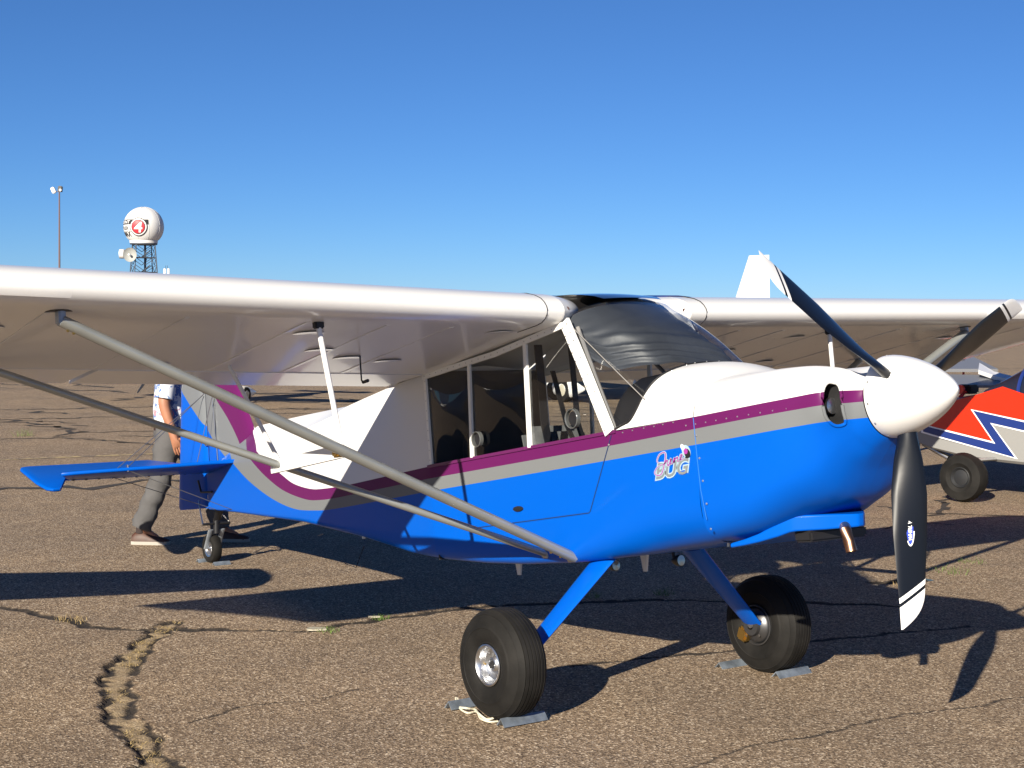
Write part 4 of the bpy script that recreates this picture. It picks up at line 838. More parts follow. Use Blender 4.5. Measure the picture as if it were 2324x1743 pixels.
    # shirt with sleeves
    def shell(P, rx, ry, n=22, wob=0.0, seed=1, upv=(1, 0, 0)):
        rg = np.random.default_rng(seed); mb = MB_(); mb.tube(P, rx, n, ry, True, upv)
        if wob: mb.V = [Vector(v)*1.0+Vector((math.sin(v[2]*41+v[1]*23+v[0]*17+seed)+.6*math.sin(v[2]*83+v[1]*61), math.sin(v[2]*33+v[0]*31)+.5*math.sin(v[2]*71+v[0]*55+seed), 0))*wob for v in mb.V]
        return mb
    fl = bpy.data.materials.new('floral_cotton'); fl.use_nodes = True; t = fl.node_tree; b = t.nodes['Principled BSDF']; tc = t.nodes.new('ShaderNodeTexCoord')
    vo = t.nodes.new('ShaderNodeTexVoronoi'); vo.inputs['Scale'].default_value = 36; nn = t.nodes.new('ShaderNodeTexNoise'); nn.inputs['Scale'].default_value = 14; nn.inputs['Detail'].default_value = 3
    ad = t.nodes.new('ShaderNodeMix'); ad.data_type = 'RGBA'; ad.inputs[0].default_value = .12; t.links.new(tc.outputs['Object'], nn.inputs['Vector']); t.links.new(tc.outputs['Object'], ad.inputs[6]); t.links.new(nn.outputs['Color'], ad.inputs[7]); t.links.new(ad.outputs[2], vo.inputs['Vector'])
    sp_ = t.nodes.new('ShaderNodeSeparateColor'); t.links.new(vo.outputs['Color'], sp_.inputs[0]); rp = t.nodes.new('ShaderNodeValToRGB'); rp.color_ramp.interpolation = 'CONSTANT'; e = rp.color_ramp.elements
    e[0].position = 0; e[0].color = (.62, .64, .68, 1); e[1].position = .36; e[1].color = (.10, .17, .40, 1)
    for p_, c_ in ((.58, (.60, .62, .66)), (.74, (.50, .22, .26)), (.80, (.62, .64, .68)), (.88, (.20, .30, .50))): q = e.new(p_); q.color = (*c_, 1)
    t.links.new(sp_.outputs[0], rp.inputs[0]); t.links.new(rp.outputs[0], b.inputs['Base Color']); b.inputs['Roughness'].default_value = .9
    sh = shell([(-.10, 0, .95), (-.10, 0, .99), (-.10, 0, 1.08), (-.095, 0, 1.20), (-.085, 0, 1.34), (-.075, 0, 1.44), (-.05, 0, 1.49)], [.180, .182, .178, .184, .197, .19, .09], [.150, .152, .150, .150, .150, .12, .07], 28, .006, 3)
    for s in 'RL':
        q = Vector(J['sh'+s]); el = Vector(J['el'+s]); sh.tube([q+Vector((0, 0, .02)), q.lerp(el, .25), q.lerp(el, .55), q.lerp(el, .86)], [.078, .086, .082, .080], 16, [.074, .080, .078, .078], True, (1, 0, 0))
    sh.obj('shirt', fl, root, True, 60)
    MB_().tube([(-.10, 0, .915), (-.10, 0, .955)], .182, 28, .150, True, (1, 0, 0)).obj('belt', mat('belt_leather', (.03, .012, .01), .5), root)
    gm = mat('grey_twill', (.085, .083, .085), .9, noise=.12, nscale=9, bump=.5, bscale=14)
    tr = MB_(); tr.tube([(-.10, 0, .80), (-.10, 0, .88), (-.10, 0, .95)], [.160, .182, .178], 28, [.130, .155, .146], True, (1, 0, 0))
    for s, seed in (('R', 5), ('L', 9)):
        h, k, an = Vector(J['hp'+s]), Vector(J['kn'+s]), Vector(J['an'+s]); P = [h+Vector((0, 0, .03))]+[h.lerp(k, q) for q in (.1, .2, .3, .4, .5, .6, .7, .8, .9)]+[k]+[k.lerp(an, q) for q in (.1, .2, .3, .4, .5, .6, .7, .8, .9, .97, 1.0)]; QQ = [0, .3, .65, 1.0, 1.3, 1.65, 1.97, 2.0]; qq = [0, .1, .2, .3, .4, .5, .6, .7, .8, .9, 1.0, 1.1, 1.2, 1.3, 1.4, 1.5, 1.6, 1.7, 1.8, 1.9, 1.97, 2.0]
        leg = shell(P, list(it(qq, QQ, [.105, .100, .088, .082, .080, .076, .078, .072])), list(it(qq, QQ, [.118, .108, .092, .086, .082, .080, .084, .078])), 20, .008, seed, (1, 0, 0)); tr.add(leg.V, leg.F)
    tr.obj('trousers', gm, root, True, 60)
    for s in 'RL':
        an = Vector(J['an'+s]); to = Vector(J['to'+s]); d_ = Vector((to.x-an.x, 0, 0)); x0 = an.x-.07; yy = an.y; lift = .045 if s == 'R' else 0
        sh_ = MB_(); rings = []
        for u, hw_, zt in ((0, .028, .075), (.03, .038, .100), (.09, .042, .110), (.15, .044, .085), (.21, .047, .065), (.26, .044, .055), (.29, .030, .045), (.30, .012, .035)):
            rings.append([(x0+u, yy+hw_*math.cos(q), .022+(zt-.022)*max(0, math.sin(q))) for q in np.linspace(0, math.pi, 12)]+[(x0+u, yy-hw_*.9, .022), (x0+u, yy+hw_*.9, .022)][:0])
        so = sh_.loft(rings, True, True).obj('shoe', mat('brown_leather', (.055, .020, .011), .55, noise=.3, nscale=20), root)
        rings = [[(x0+u*1.02-.004, yy+sg_*hw_*1.06, zz) for sg_, zz in ((-1, .0), (1, .0), (1, .026), (-1, .026))] for u, hw_ in ((0, .026), (.03, .040), (.15, .045), (.22, .048), (.28, .036), (.302, .014))]
        MB_().loft(rings, True, True).obj('sole', mat('white_sole', (.36, .33, .29), .8), so, False)
        MB_().tube([(an.x-.005, yy, .09), (an.x-.002, yy, .15)], .036, 14).obj('sock', mat('sock', (.03, .02, .02), .9), root)
    return root
person()

# ================================================================== WEATHER RADAR TOWER
def radar():
    D = 222.0; base = far(326, 714, D); base[2] = 0; sc = D/FPX; up_ = Vector((0, 0, 1)); rt = Vector((RT[0], RT[1], 0)).normalized(); tc = Vector((-_f[0], -_f[1], 0)).normalized()
    root = empty('radar_tower', tuple(base), (0, 0, math.atan2(rt.y, rt.x)), 'white weather radar dome marked 4 on a lattice tower above the left wing', 'radar tower')   # local x = image right, local -y = towards camera
    zof = lambda py: float(far(326, py, D)[2]); xof = lambda px: (px-326)*sc
    zc, rd = zof(515), 44.5*sc; zlow = zof(546)
    prof = []
    for a_ in np.linspace(-math.acos(min(1, (zc-zlow)/rd))+0*1, 0, 1): pass
    ph = np.linspace(math.pi*.5, -math.asin((zc-zof(545))/rd), 40)
    dome = MB_().lathe([(zc+rd*math.sin(p_), max(.01, rd*math.cos(p_))) for p_ in ph], 64, (0, 0, 0), 'z').obj('radome', mat('radome_white', (.62, .62, .62), .5, noise=.04, nscale=.8), root)
    # panel seams
    for i in range(10):
        a_ = i*math.pi/5+.2; MB_().tube([((rd+.01)*math.cos(p_)*math.cos(a_), (rd+.01)*math.cos(p_)*math.sin(a_), zc+(rd+.01)*math.sin(p_)) for p_ in np.linspace(1.5, -.7, 24)], .018, 5).obj('radome_seam', mat('seam_grey', (.48, .48, .48), .7), dome)
    rb = 31*sc; MB_().lathe([(zof(545), rb), (zof(545), rb*1.02), (zof(552.5), rb*1.0), (zof(552.5), rb*.9)], 48, (0, 0, 0), 'z').obj('dome_ring', MATS['radome_white'], root)
    MB_().lathe([(zof(552), rb*.98), (zof(555.5), rb*.98), (zof(555.5), 0)], 40, (0, 0, 0), 'z').obj('deck', mat('tower_dark', (.06, .07, .09), .6), root)
    # graphics wrapped on the dome: local graphics coords in src pixels about (322, 512)
    gx0, gy0 = 322, 515
    def wrap(pts, off, lon0=-math.pi/2-.045, lat0=0.0):
        out = []
        for x, y in pts:
            u = (x)*sc/rd; v = (y)*sc/rd; lon = lon0+u; lat = math.asin(max(-.98, min(.98, v))); r_ = rd+off
            out.append((r_*math.cos(lat)*math.cos(lon), r_*math.cos(lat)*math.sin(lon), zc+r_*math.sin(lat)))
        return out
    def poly(name, pts, off, m): 
        bm = bmesh.new(); vs = [bm.verts.new((p[0], p[1], 0)) for p in pts]; bm.faces.new(vs); bmesh.ops.triangulate(bm, faces=bm.faces); [(bmesh.ops.subdivide_edges(bm, edges=[e_ for e_ in bm.edges if e_.calc_length() > 2.5], cuts=1), bmesh.ops.triangulate(bm, faces=bm.faces)) for _ in range(5)]
        bm.verts.index_update(); V = [tuple(v.co[:2]) for v in bm.verts]; F = [[v.index for v in f.verts] for f in bm.faces]; bm.free(); return obj(name, wrap(V, off), F, m, dome, False)
    def ring(name, r0, r1, off, m, c=(0, 0)):
        V = []; n = 48
        for r_ in (r0, (r0+r1)/2, r1): V += [(c[0]+r_*math.cos(2*math.pi*k/n), c[1]+r_*math.sin(2*math.pi*k/n)) for k in range(n)]
        F = [(i*n+k, i*n+(k+1) % n, (i+1)*n+(k+1) % n, (i+1)*n+k) for i in range(2) for k in range(n)]; return obj(name, wrap(V, off), F, m, dome, False)
    mk = mat('graphic_black', (.015, .015, .017), .6); mw = mat('graphic_white', (.7, .7, .7), .6); mr_ = mat('graphic_red', (.50, .02, .035), .5); mg = mat('graphic_grey', (.13, .13, .13), .6)
    cx, cy = 0, -2.5
    poly('banner', [(-78, 14), (23, 14), (23, 3), (-78, 3)], .03, mk)
    ring('badge_ring', 13.5, 20.5, .06, mk, (cx, cy)); ring('badge_ring', 15.8, 18.3, .09, mw, (cx, cy)); ring('badge_disc', .2, 14.0, .10, mr_, (cx, cy))
    def word(s, x0, y0, h, wd, m, off, sh=0):
        TV, TF = text_mesh(s, 1.0, sh, 1.0, .015); xm = max(v[0] for v in TV); ym = max(v[1] for v in TV); bm = bmesh.new(); vs = [bm.verts.new((x0+v[0]/xm*wd, y0+v[1]/ym*h, 0)) for v in TV]
        for f_ in TF:
            try: bm.faces.new([vs[i] for i in f_])
            except ValueError: pass
        bmesh.ops.triangulate(bm, faces=bm.faces)
        for _ in range(3):
            le = [e_ for e_ in bm.edges if e_.calc_length() > 2.0]
            if le: bmesh.ops.subdivide_edges(bm, edges=le, cuts=1); bmesh.ops.triangulate(bm, faces=bm.faces)
        bm.verts.index_update(); V = [tuple(v.co[:2]) for v in bm.verts]; F = [[v.index for v in f.verts] for f in bm.faces]; bm.free(); obj('lettering', wrap(V, off), F, m, dome, False)
    word('4', -9.5, -14, 22, 19, mw, .14, .08)
    word('PINPOINT', -76, 5.0, 7.0, 55, mw, .07); word('DOPPLER', -72, -8.5, 7.5, 47, mg, .06); word('MAX', -52, -23, 11.5, 32, mk, .06)
    # lattice
    ms = mat('tower_steel', (.07, .085, .11), .5, metal=.3); zt, z1, z2 = zof(556), zof(585), zof(618); zb = 0.0; ht, hb = 27*sc, 27*sc+ (zt-0)*.085
    def hwz(z_): return ht+(hb-ht)*(zt-z_)/zt
    lv = [zt, zof(571), z1, zof(601.5), z2]; zz = z2
    while zz > 2.0: zz -= 2.05; lv.append(max(0, zz))
    C4 = [(-1, -1), (1, -1), (1, 1), (-1, 1)]; r45 = math.pi/4*.55
    def cr_(k, z_): h = hwz(z_); x, y = C4[k]; x, y = x*h*.78, y*h*.78; return Vector((x*math.cos(r45)-y*math.sin(r45), x*math.sin(r45)+y*math.cos(r45), z_))
    for k in range(4): MB_().tube([cr_(k, zt), cr_(k, 0)], .085, 6).obj('tower_leg', ms, root)
    for i in range(len(lv)-1):
        for k in range(4):
            a_, b_ = cr_(k, lv[i]), cr_((k+1) % 4, lv[i]); c_, d_ = cr_(k, lv[i+1]), cr_((k+1) % 4, lv[i+1])
            if i % 2 == 0: MB_().tube([a_, b_], .06, 5).obj('tower_girt', ms, root)
            m_ = (c_+d_)/2; MB_().tube([a_, m_], .045, 5).obj('tower_brace', ms, root); MB_().tube([b_, m_], .045, 5).obj('tower_brace', ms, root)
    MB_().tube([(.2, 0, zt), (.2, 0, 0)], .16, 8).obj('waveguide', ms, root)
    for i in range(3):
        z0_ = z2+i*(z1-z2)*.5; MB_().tube([(-.3+.5*(i % 2), -.2, z0_), (.9-.5*(i % 2), .1, z0_+(z1-z2)*.5)], .09, 5).obj('tower_stair', ms, root)
    # dishes
    d1 = MB_().lathe([(-1.9, .62), (-1.9, .70), (-.95, .70), (-.55, .45), (-.35, .1)], 28, (0, 0, 0), 'x'); d1.V = [((x+.9)*.62+xof(282), y*1.0, z_*.95+zof(577)) for x, y, z_ in d1.V]; d1.obj('drum_dish', MATS['radome_white'], root)
    dg = MB_().lathe([(0, .05), (-.12, .5), (-.30, .85), (-.45, 1.0)], 28, (0, 0, 0), 'y'); dg.V = [(x*.95+xof(304), y-hwz(z1)*1.05, z_*1.0+zof(580)) for x, y, z_ in dg.V]; dsh = dg.obj('mesh_dish', mat('dish_grey', (.30, .31, .30), .6), root)
    MB_().lathe([(-.9, 0), (-.8, .16), (-.4, .16)], 14, (xof(303), -hwz(z1)*1.05, zof(580)), 'y').obj('dish_feed', MATS['radome_white'], dsh)
    # side panel antennas
    xa, za = xof(378), zof(622)
    for dx in (-.28, .25): MB_().box((xa+dx, 0, zof(621)), (.34, .25, 1.5), None, .05).obj('panel_antenna', MATS['radome_white'], root)
    MB_().tube([(hwz(z2)*.8, 0, z2), (xa-.4, 0, zof(625))], .06, 6).obj('antenna_arm', ms, root); MB_().tube([(xa-.2, .3, zof(602)), (xa-.2, .3, zof(640))], .03, 5).obj('antenna_mast', ms, root); MB_().tube([(xa+.05, .3, zof(602)), (xa+.05, .3, zof(640))], .03, 5).obj('antenna_mast', ms, root)
    return root
radar()

# ================================================================== FLOODLIGHT POLE
def pole():
    D = 124.0; b0 = far(135, 714, D); sc = D/FPX; rt = Vector((RT[0], RT[1], 0)).normalized()
    root = empty('floodlight_pole', (b0[0], b0[1], 0), (0, 0, math.atan2(rt.y, rt.x)), 'tall thin pole with two floodlights at the far left', 'light pole')
    zt = float(far(135, 436, D)[2]); MB_().tube([(0, 0, 0), (0, 0, zt)], [.10, .055], 10).obj('pole', mat('rusty_pole', (.13, .085, .085), .7), root)
    MB_().tube([(-.35, 0, zt), (.25, 0, zt)], .03, 6).obj('crossarm', MATS['rusty_pole'], root)
    f1 = MB_().box((-.45, -.05, zt+.10), (.30, .30, .50), Quaternion((0, 1, 0), R(-25)), .05).obj('floodlight', MATS['radome_white'], root)
    f2 = MB_().box((.06, .05, zt+.22), (.32, .35, .46), Quaternion((0, 1, 0), R(8)), .05).obj('floodlight', mat('lamp_dark', (.04, .035, .03), .5), root)
    MB_().lathe([(-.14, .10), (-.19, .10), (-.19, 0)], 16, (.12, 0, zt+.12), 'y').obj('lamp_lens', MATS['radome_white'], f2)
pole()

# ================================================================== OTHER PARKED AIRPLANES
def heading(v): return math.atan2(v[1], v[0])
FW2 = np.array([_f[0], _f[1]])/math.hypot(_f[0], _f[1]); RT2 = np.array([_rt[0], _rt[1]])
def plane(label, loc, hd, body, trim, high=False, trike=True, pants=True, s=1.0, wing_col=None, span=3.7, wz=None, prop_ang=0.5, fin_h=1.0, fin_c=1.0, name='parked_airplane', dih=None, taper=.12):
    root = empty(name, (loc[0], loc[1], 0), (0, 0, hd), label, 'airplane', 'airplanes parked across the apron')
    root.scale = (s, s, s); wc = wing_col or body
    st = [(2.05, .16, .92, 1.16), (1.95, .26, .82, 1.24), (1.5, .40, .70, 1.33), (.9, .48, .60, 1.38), (.2, .50, .56, 1.42), (-.6, .48, .58, 1.40), (-1.4, .38, .66, 1.34), (-2.6, .22, .80, 1.24), (-3.6, .10, .92, 1.16), (-4.1, .03, 1.0, 1.12)]
    if not trike: st = [(x, w_, a_+.05*x+.10, b_+.05*x+.10) for x, w_, a_, b_ in st]
    def ring(x, w_, a_, b_): c, h = (a_+b_)/2, (b_-a_)/2; return [(x, w_*math.copysign(abs(math.cos(q))**.62, math.cos(q)), c+h*math.copysign(abs(math.sin(q))**.62, math.sin(q))) for q in np.linspace(0, 2*math.pi, 25)[:-1]]
    P = spl(np.array(st), 40); MB_().loft([ring(*p) for p in P], True, True).obj('fuselage', body, root, True, 60)
    MB_().lathe([(2.06, .16), (2.10, .17), (2.2, .13), (2.3, .05), (2.33, 0)], 28, (0, 0, 1.04), 'x').obj('spinner', M_WHITE, root)
    for k in range(2):
        a_ = prop_ang+k*math.pi; er = Vector((0, math.cos(a_), math.sin(a_))); et = Vector((0, -math.sin(a_), math.cos(a_))); c = Vector((2.13, 0, 1.04))
        rings = [[c+er*r+(et*.8+Vector((.6, 0, 0)))*ch*math.cos(q)+Vector((1, 0, 0))*.02*math.sin(q) for q in np.linspace(0, 2*math.pi, 9)[:-1]] for r, ch in ((.12, .04), (.4, .075), (.7, .065), (.9, .04), (.93, .01))]
        MB_().loft(rings, True, True).obj('propeller_blade', M_BLACK, root)
    # canopy / cabin glass
    if high:
        rows = [ring(x, w_, a_, b_) for x, w_, a_, b_ in ((1.05, .36, 1.2, 1.36), (.7, .44, 1.2, 1.72), (.2, .47, 1.2, 1.86), (-.6, .45, 1.2, 1.86), (-1.2, .36, 1.15, 1.6), (-1.8, .28, 1.1, 1.38))]
    else:
        rows = [ring(x, w_, a_, b_) for x, w_, a_, b_ in ((1.0, .34, 1.2, 1.36), (.6, .44, 1.2, 1.62), (.0, .47, 1.2, 1.78), (-.6, .42, 1.2, 1.72), (-1.1, .32, 1.15, 1.45))]
    MB_().loft(rows, True, True).obj('canopy', M_SKYL, root)
    z0 = wz if wz else (1.92 if high else .74); af = [(.45, 0), (.42, .05), (.25, .095), (-.1, .10), (-.6, .05), (-.95, .005), (-.95, -.005), (-.5, -.035), (0, -.05), (.3, -.05), (.42, -.03)]
    for sg in (-1, 1):
        MB_().loft([[(x*(1-taper*k), sg*(.3+(span-.3)*k), z0+zz*(1-.25*k)+((0 if high else .30) if dih is None else dih)*k) for x, zz in af] for k in (0, .3, .6, .9, .97, 1)], True, True).obj('wing', wc, root, True, 50)
        if high: MB_().tube([(.2, sg*.45, .72), (.2, sg*span*.55, z0-.04)], .03, 8).obj('strut', wc, root)
        MB_().loft([[(-3.35-.75*a_+(.0 if a_ else -.12*k), sg*(.05+1.1*k), 1.12+zz) for a_, zz in ((0, 0), (.1, .03), (.9, .01), (1, 0), (.9, -.01), (.1, -.03))] for k in (0, .5, 1)], True, True).obj('stabiliser', wc, root, True, 50)
        if pants or True:
            wx = -.25 if trike else .55
            wt = empty('wheel', (wx, sg*.85, .20)); wt.parent = root
            MB_().lathe([(-.06, .09), (-.085, .13), (-.07, .185), (0, .20), (.07, .185), (.085, .13), (.06, .09)], 32).obj('tyre', M_RUB, wt); MB_().lathe([(-.075, .0), (-.08, .07), (-.07, .10), (.07, .10), (.08, .07), (.075, 0)], 24).obj('rim', mat('cream_rim', (.45, .42, .34), .5), wt)
            MB_().tube([(wx+.1, sg*.35, .66), (wx, sg*.80, .22)], .04, 8, .018).obj('gear_leg', wc, root)
            if pants: MB_().loft([[(wx+x, sg*.85+r_*.45*math.cos(q), .24+r_*math.sin(q)) for q in np.linspace(0, 2*math.pi, 13)[:-1]] for x, r_ in ((.36, .03), (.28, .13), (.1, .18), (-.15, .16), (-.4, .08), (-.55, .02))], True, True).obj('wheel_pant', wc, root)
    MB_().loft([[(x*(1-k)+x2*k, y*(1-.5*k), 1.05+(.95*fin_h)*k) for x, x2, y in [(-4.22+(a0+4.22)*fin_c, -4.2+(a1+4.2)*fin_c, a2) for a0, a1, a2 in ((-3.1, -3.72, 0), (-3.3, -3.78, .035), (-3.9, -4.08, .025), (-4.25, -4.18, 0), (-3.9, -4.08, -.025), (-3.3, -3.78, -.035))]] for k in (0, .3, .7, 1)], True, True).obj('fin', wc, root, True, 40)
    if trike:
        nw = empty('nose_wheel', (1.55, 0, .17)); nw.parent = root; MB_().lathe([(-.05, .08), (-.07, .11), (-.055, .16), (0, .17), (.055, .16), (.07, .11), (.05, .08)], 28).obj('tyre', M_RUB, nw); MB_().tube([(1.55, .0, .3), (1.35, 0, .72)], .03, 8).obj('nose_leg', wc, root)
        if pants: MB_().loft([[(1.55+x, r_*.5*math.cos(q), .22+r_*math.sin(q)) for q in np.linspace(0, 2*math.pi, 13)[:-1]] for x, r_ in ((.30, .03), (.22, .12), (.06, .17), (-.15, .14), (-.36, .07), (-.48, .02))], True, True).obj('wheel_pant', wc, root)
    else:
        tw_ = MB_().lathe([(-.03, .05), (-.04, .075), (0, .09), (.04, .075), (.03, .05)], 20, (-3.7, 0, .09), 'y').obj('tail_wheel', M_RUB, root); MB_().tube([(-3.7, 0, .12), (-3.5, 0, .75)], .02, 6).obj('tail_spring', M_BLACK, root)
    return root
def at_local(px, py, local, hd, s=1.0):
    # root position such that local ground point lands on that pixel's ground point
    g = gnd(px, py); c, n_ = math.cos(hd), math.sin(hd); return (g[0]-s*(local[0]*c-local[1]*n_), g[1]-s*(local[0]*n_+local[1]*c))
M_NAVY = mat('navy_paint', (.012, .03, .16), .3, coat=.3); M_RED = mat('red_paint', (.58, .022, .004), .3, coat=.3); M_LG = mat('light_grey_paint', (.24, .24, .235), .4); M_MG = mat('mid_grey_paint', (.16, .165, .18), .45)
hd1 = heading(-RT2*.35-FW2*.94)
plane('white airplane behind the walking person, only a wheel pant and propeller tip showing', at_local(392, 921, (1.55, 0), hd1, .85), hd1, M_WHITE, M_NAVY, False, True, True, .85, span=3.4, prop_ang=R(232))
hd2 = heading(-RT2*.90-FW2*.43)
plane('navy-winged white airplane with cream wheel rims seen through the cabin windows', at_local(1262, 908, (.55, .85), hd2, 1.15), hd2, M_WHITE, M_NAVY, True, False, False, 1.15, span=4.2, wing_col=M_NAVY)
hd3 = heading(-RT2*.55+FW2*.83); g = far(1745, 714, 30.0)
plane('white airplane whose tall tail fin rises above the far wing', (g[0]-1.3*(-4.2)*math.cos(hd3), g[1]-1.3*(-4.2)*math.sin(hd3)), hd3, M_WHITE, M_WHITE, False, True, True, 1.3, span=3.6, fin_h=1.38, fin_c=.95)
# low-wing neighbour parked just outside the frame on the left; its wing tip throws the shadow in the left foreground
wt_ = gnd(588, 1306); tip = np.array([wt_[0]+.5*2.2998*1.35, wt_[1]-.866*2.2998*1.35]); hd4 = heading((.87, -.49)); sp_ = 3.9
c_, n_ = math.cos(hd4), math.sin(hd4); lx, ly = -.20*1.2, sp_*1.2
plane('white low-wing airplane parked beyond the left edge, throwing a wing shadow', (tip[0]-(lx*c_-ly*n_), tip[1]-(lx*n_+ly*c_)), hd4, M_WHITE, M_RED, False, True, True, 1.2, span=sp_, wz=.80, dih=.325, taper=.55)

# ================================================================== RED, GREY AND BLUE AIRPLANE on the right
def red_plane():
    hd = heading(-RT2*.70+FW2*.714); c, n_ = math.cos(hd), math.sin(hd); h2 = np.array([c, n_]); l2 = np.array([-n_, c])     # forward and left in the world; its left side faces the camera
    wl = gnd(2186, 1139)[:2]; o = wl-l2*.95-h2*.35                                    # near main wheel stands at local (.35, .95)
    root = empty('red_airplane', (o[0], o[1], 0), (0, 0, hd), 'red, grey and navy high-wing airplane with zigzag stripe behind the spinner', 'airplane', 'airplanes parked across the apron')
    SY = .46
    def loc(px, py, y=SY):
        d = ray(px, py); nrm = np.array([l2[0], l2[1], 0]); p0 = np.array([o[0]+l2[0]*y, o[1]+l2[1]*y, 0]); t_ = ((p0-CAM)@nrm)/(d@nrm); P = CAM+d*t_; r_ = P[:2]-o; return (r_@h2, y, P[2])
    Z = lambda x, y: (1960+x*.24106, 760+y*.24106)
    zl = [loc(*Z(*q)) for q in ((650, 1010), (830, 1150), (1510, 1225))]; b0, b1 = zl[1], zl[2]
    def zb(x): return b0[2]+(b1[2]-b0[2])*(x-b0[0])/(b1[0]-b0[0])
    t0, t1 = loc(*Z(880, 600)), loc(*Z(1310, 482)); t2 = loc(*Z(1510, 552))
    # slab-sided body, nose to the left in the picture
    xs_ = [b0[0]+1.0, b0[0]+.75, b0[0]+.30, b0[0]-.2, b1[0], b1[0]-1.0, b1[0]-2.6, b1[0]-4.2]; wd = [.12, .30, .44, SY, SY, .42, .22, .04]; rings = []
    for x, w_ in zip(xs_, wd):
        zlo = zb(x) if x < b0[0]+.3 else zb(b0[0])+.25*(x-b0[0]); zlo += .06*max(0, b1[0]-1-x)**1.0*1.6
        zhi = it(-x, [-xs_[0], -t0[0], -t1[0], -t2[0], -xs_[-1]], [t0[2]-.14, t0[2], t1[2], t2[2], t2[2]-.15])
        zhi = max(zhi, zlo+.12)
        rings.append([(x, s_*w_*k, zlo+(zhi-zlo)*v) for s_, k, v in ((1, .93, 0), (1, 1, .04), (1, 1, .5), (1, 1, .97), (1, .8, 1.0), (-1, .8, 1.0), (-1, 1, .97), (-1, 1, .5), (-1, 1, .04), (-1, .93, 0))])
    MB_().loft(rings, True, True).obj('fuselage', M_LG, root, True, 30)
    def decal(name, pts, off, m): return obj(name, [(p[0], SY+off, p[2]) for p in [loc(*Z(*q), SY+off) for q in pts]], [tuple(range(len(pts)))], m, root, False)
    ZIG = [(560, 852), (660, 880), (1240, 1025), (1030, 712), (1510, 822), (1700, 866), (1700, 944), (1510, 900), (1190, 827), (1425, 1155), (650, 937), (560, 910)]
    WHT = [(540, 832), (660, 866), (1214, 1003), (1008, 700), (1510, 806), (1700, 850), (1700, 960), (1510, 916), (1212, 846), (1452, 1172), (650, 952), (540, 920)]
    decal('red_field', [(540, 845), (700, 720), (880, 612), (1100, 552), (1310, 486), (1510, 556), (1700, 600), (1700, 860), (1510, 815), (1020, 705), (1230, 1015), (660, 873)], .004, M_RED)
    decal('stripe_edge', WHT, .008, M_DEC_W); decal('zigzag_stripe', ZIG, .012, M_NAVY)
    # canopy and glareshield
    cz = t1[2]; cx = t1[0]
    rows = [[(x, .40*math.cos(q), cz-.08+hh*math.sin(q)) for q in np.linspace(0, math.pi, 15)] for x, hh in ((cx+.25, .06), (cx-.15, .32), (cx-.55, .55), (cx-1.3, .60), (cx-2.0, .35), (cx-2.6, .08))]
    MB_().loft(rows, False, False).obj('canopy', M_SKYL, root)
    for x in (cx-.15, cx-.8): MB_().tube([(x, .42*math.cos(q), cz-.08+(.33 if x > cx-.5 else .60)*math.sin(q)) for q in np.linspace(0, math.pi, 16)], .02, 6).obj('canopy_frame', M_NAVY, root)
    # wing above, red
    wz = 1.66; af = [(.0, 0), (-.03, .06), (-.2, .11), (-.6, .10), (-1.2, .02), (-1.25, 0), (-.6, -.03), (-.1, -.04)]
    MB_().loft([[(cx+1.05+x, y, wz+z_) for x, z_ in af] for y in (-4.2, -4.1, 0, 4.1, 4.2)], True, True).obj('wing', M_RED, root, True, 50)
    for s_ in (-1, 1):
        wh = empty('main_wheel', (.35, s_*.95, .255)); wh.parent = root
        MB_().lathe([(-.07, .10), (-.10, .15), (-.085, .23), (0, .255), (.085, .23), (.10, .15), (.07, .10)], 40).obj('tyre', M_RUB, wh); MB_().lathe([(s_*.075, .11), (s_*.085, .10), (s_*.06, .08), (s_*.07, .03), (s_*.07, 0)], 28).obj('rim', mat('shaded_rim', (.015, .016, .018), .5), wh)  # rim colour darkened to stand in for the wing's shadow
        MB_().tube([(.35, s_*.95, .255), (.33, s_*.72, .42), (.28, s_*.40, zb(.3)+.03)], .045, 10, .02).obj('gear_leg', M_LG, root)
    # exhaust stack, engine bits, grey shelf-like flaps
    a_, b_ = loc(*Z(560, 1020), .3), loc(*Z(800, 1160), .3); MB_().tube([a_, b_], .028, 12, cap=False).obj('exhaust_pipe', M_STEEL, root)
    e_ = loc(*Z(985, 510), .2); MB_().box(e_, (.16, .2, .10), None, .02).obj('engine', M_BLACK, root); MB_().lathe([(.0, .0), (.03, .05), (.06, .05), (.06, 0)], 14, (e_[0], e_[1]+.12, e_[2]), 'y').obj('filter_cap', M_RED, root)
    MB_().tube([loc(*Z(905, 590), .35), loc(*Z(960, 530), .3)], .02, 8).obj('hose', M_RED, root)
    return root
red_plane()
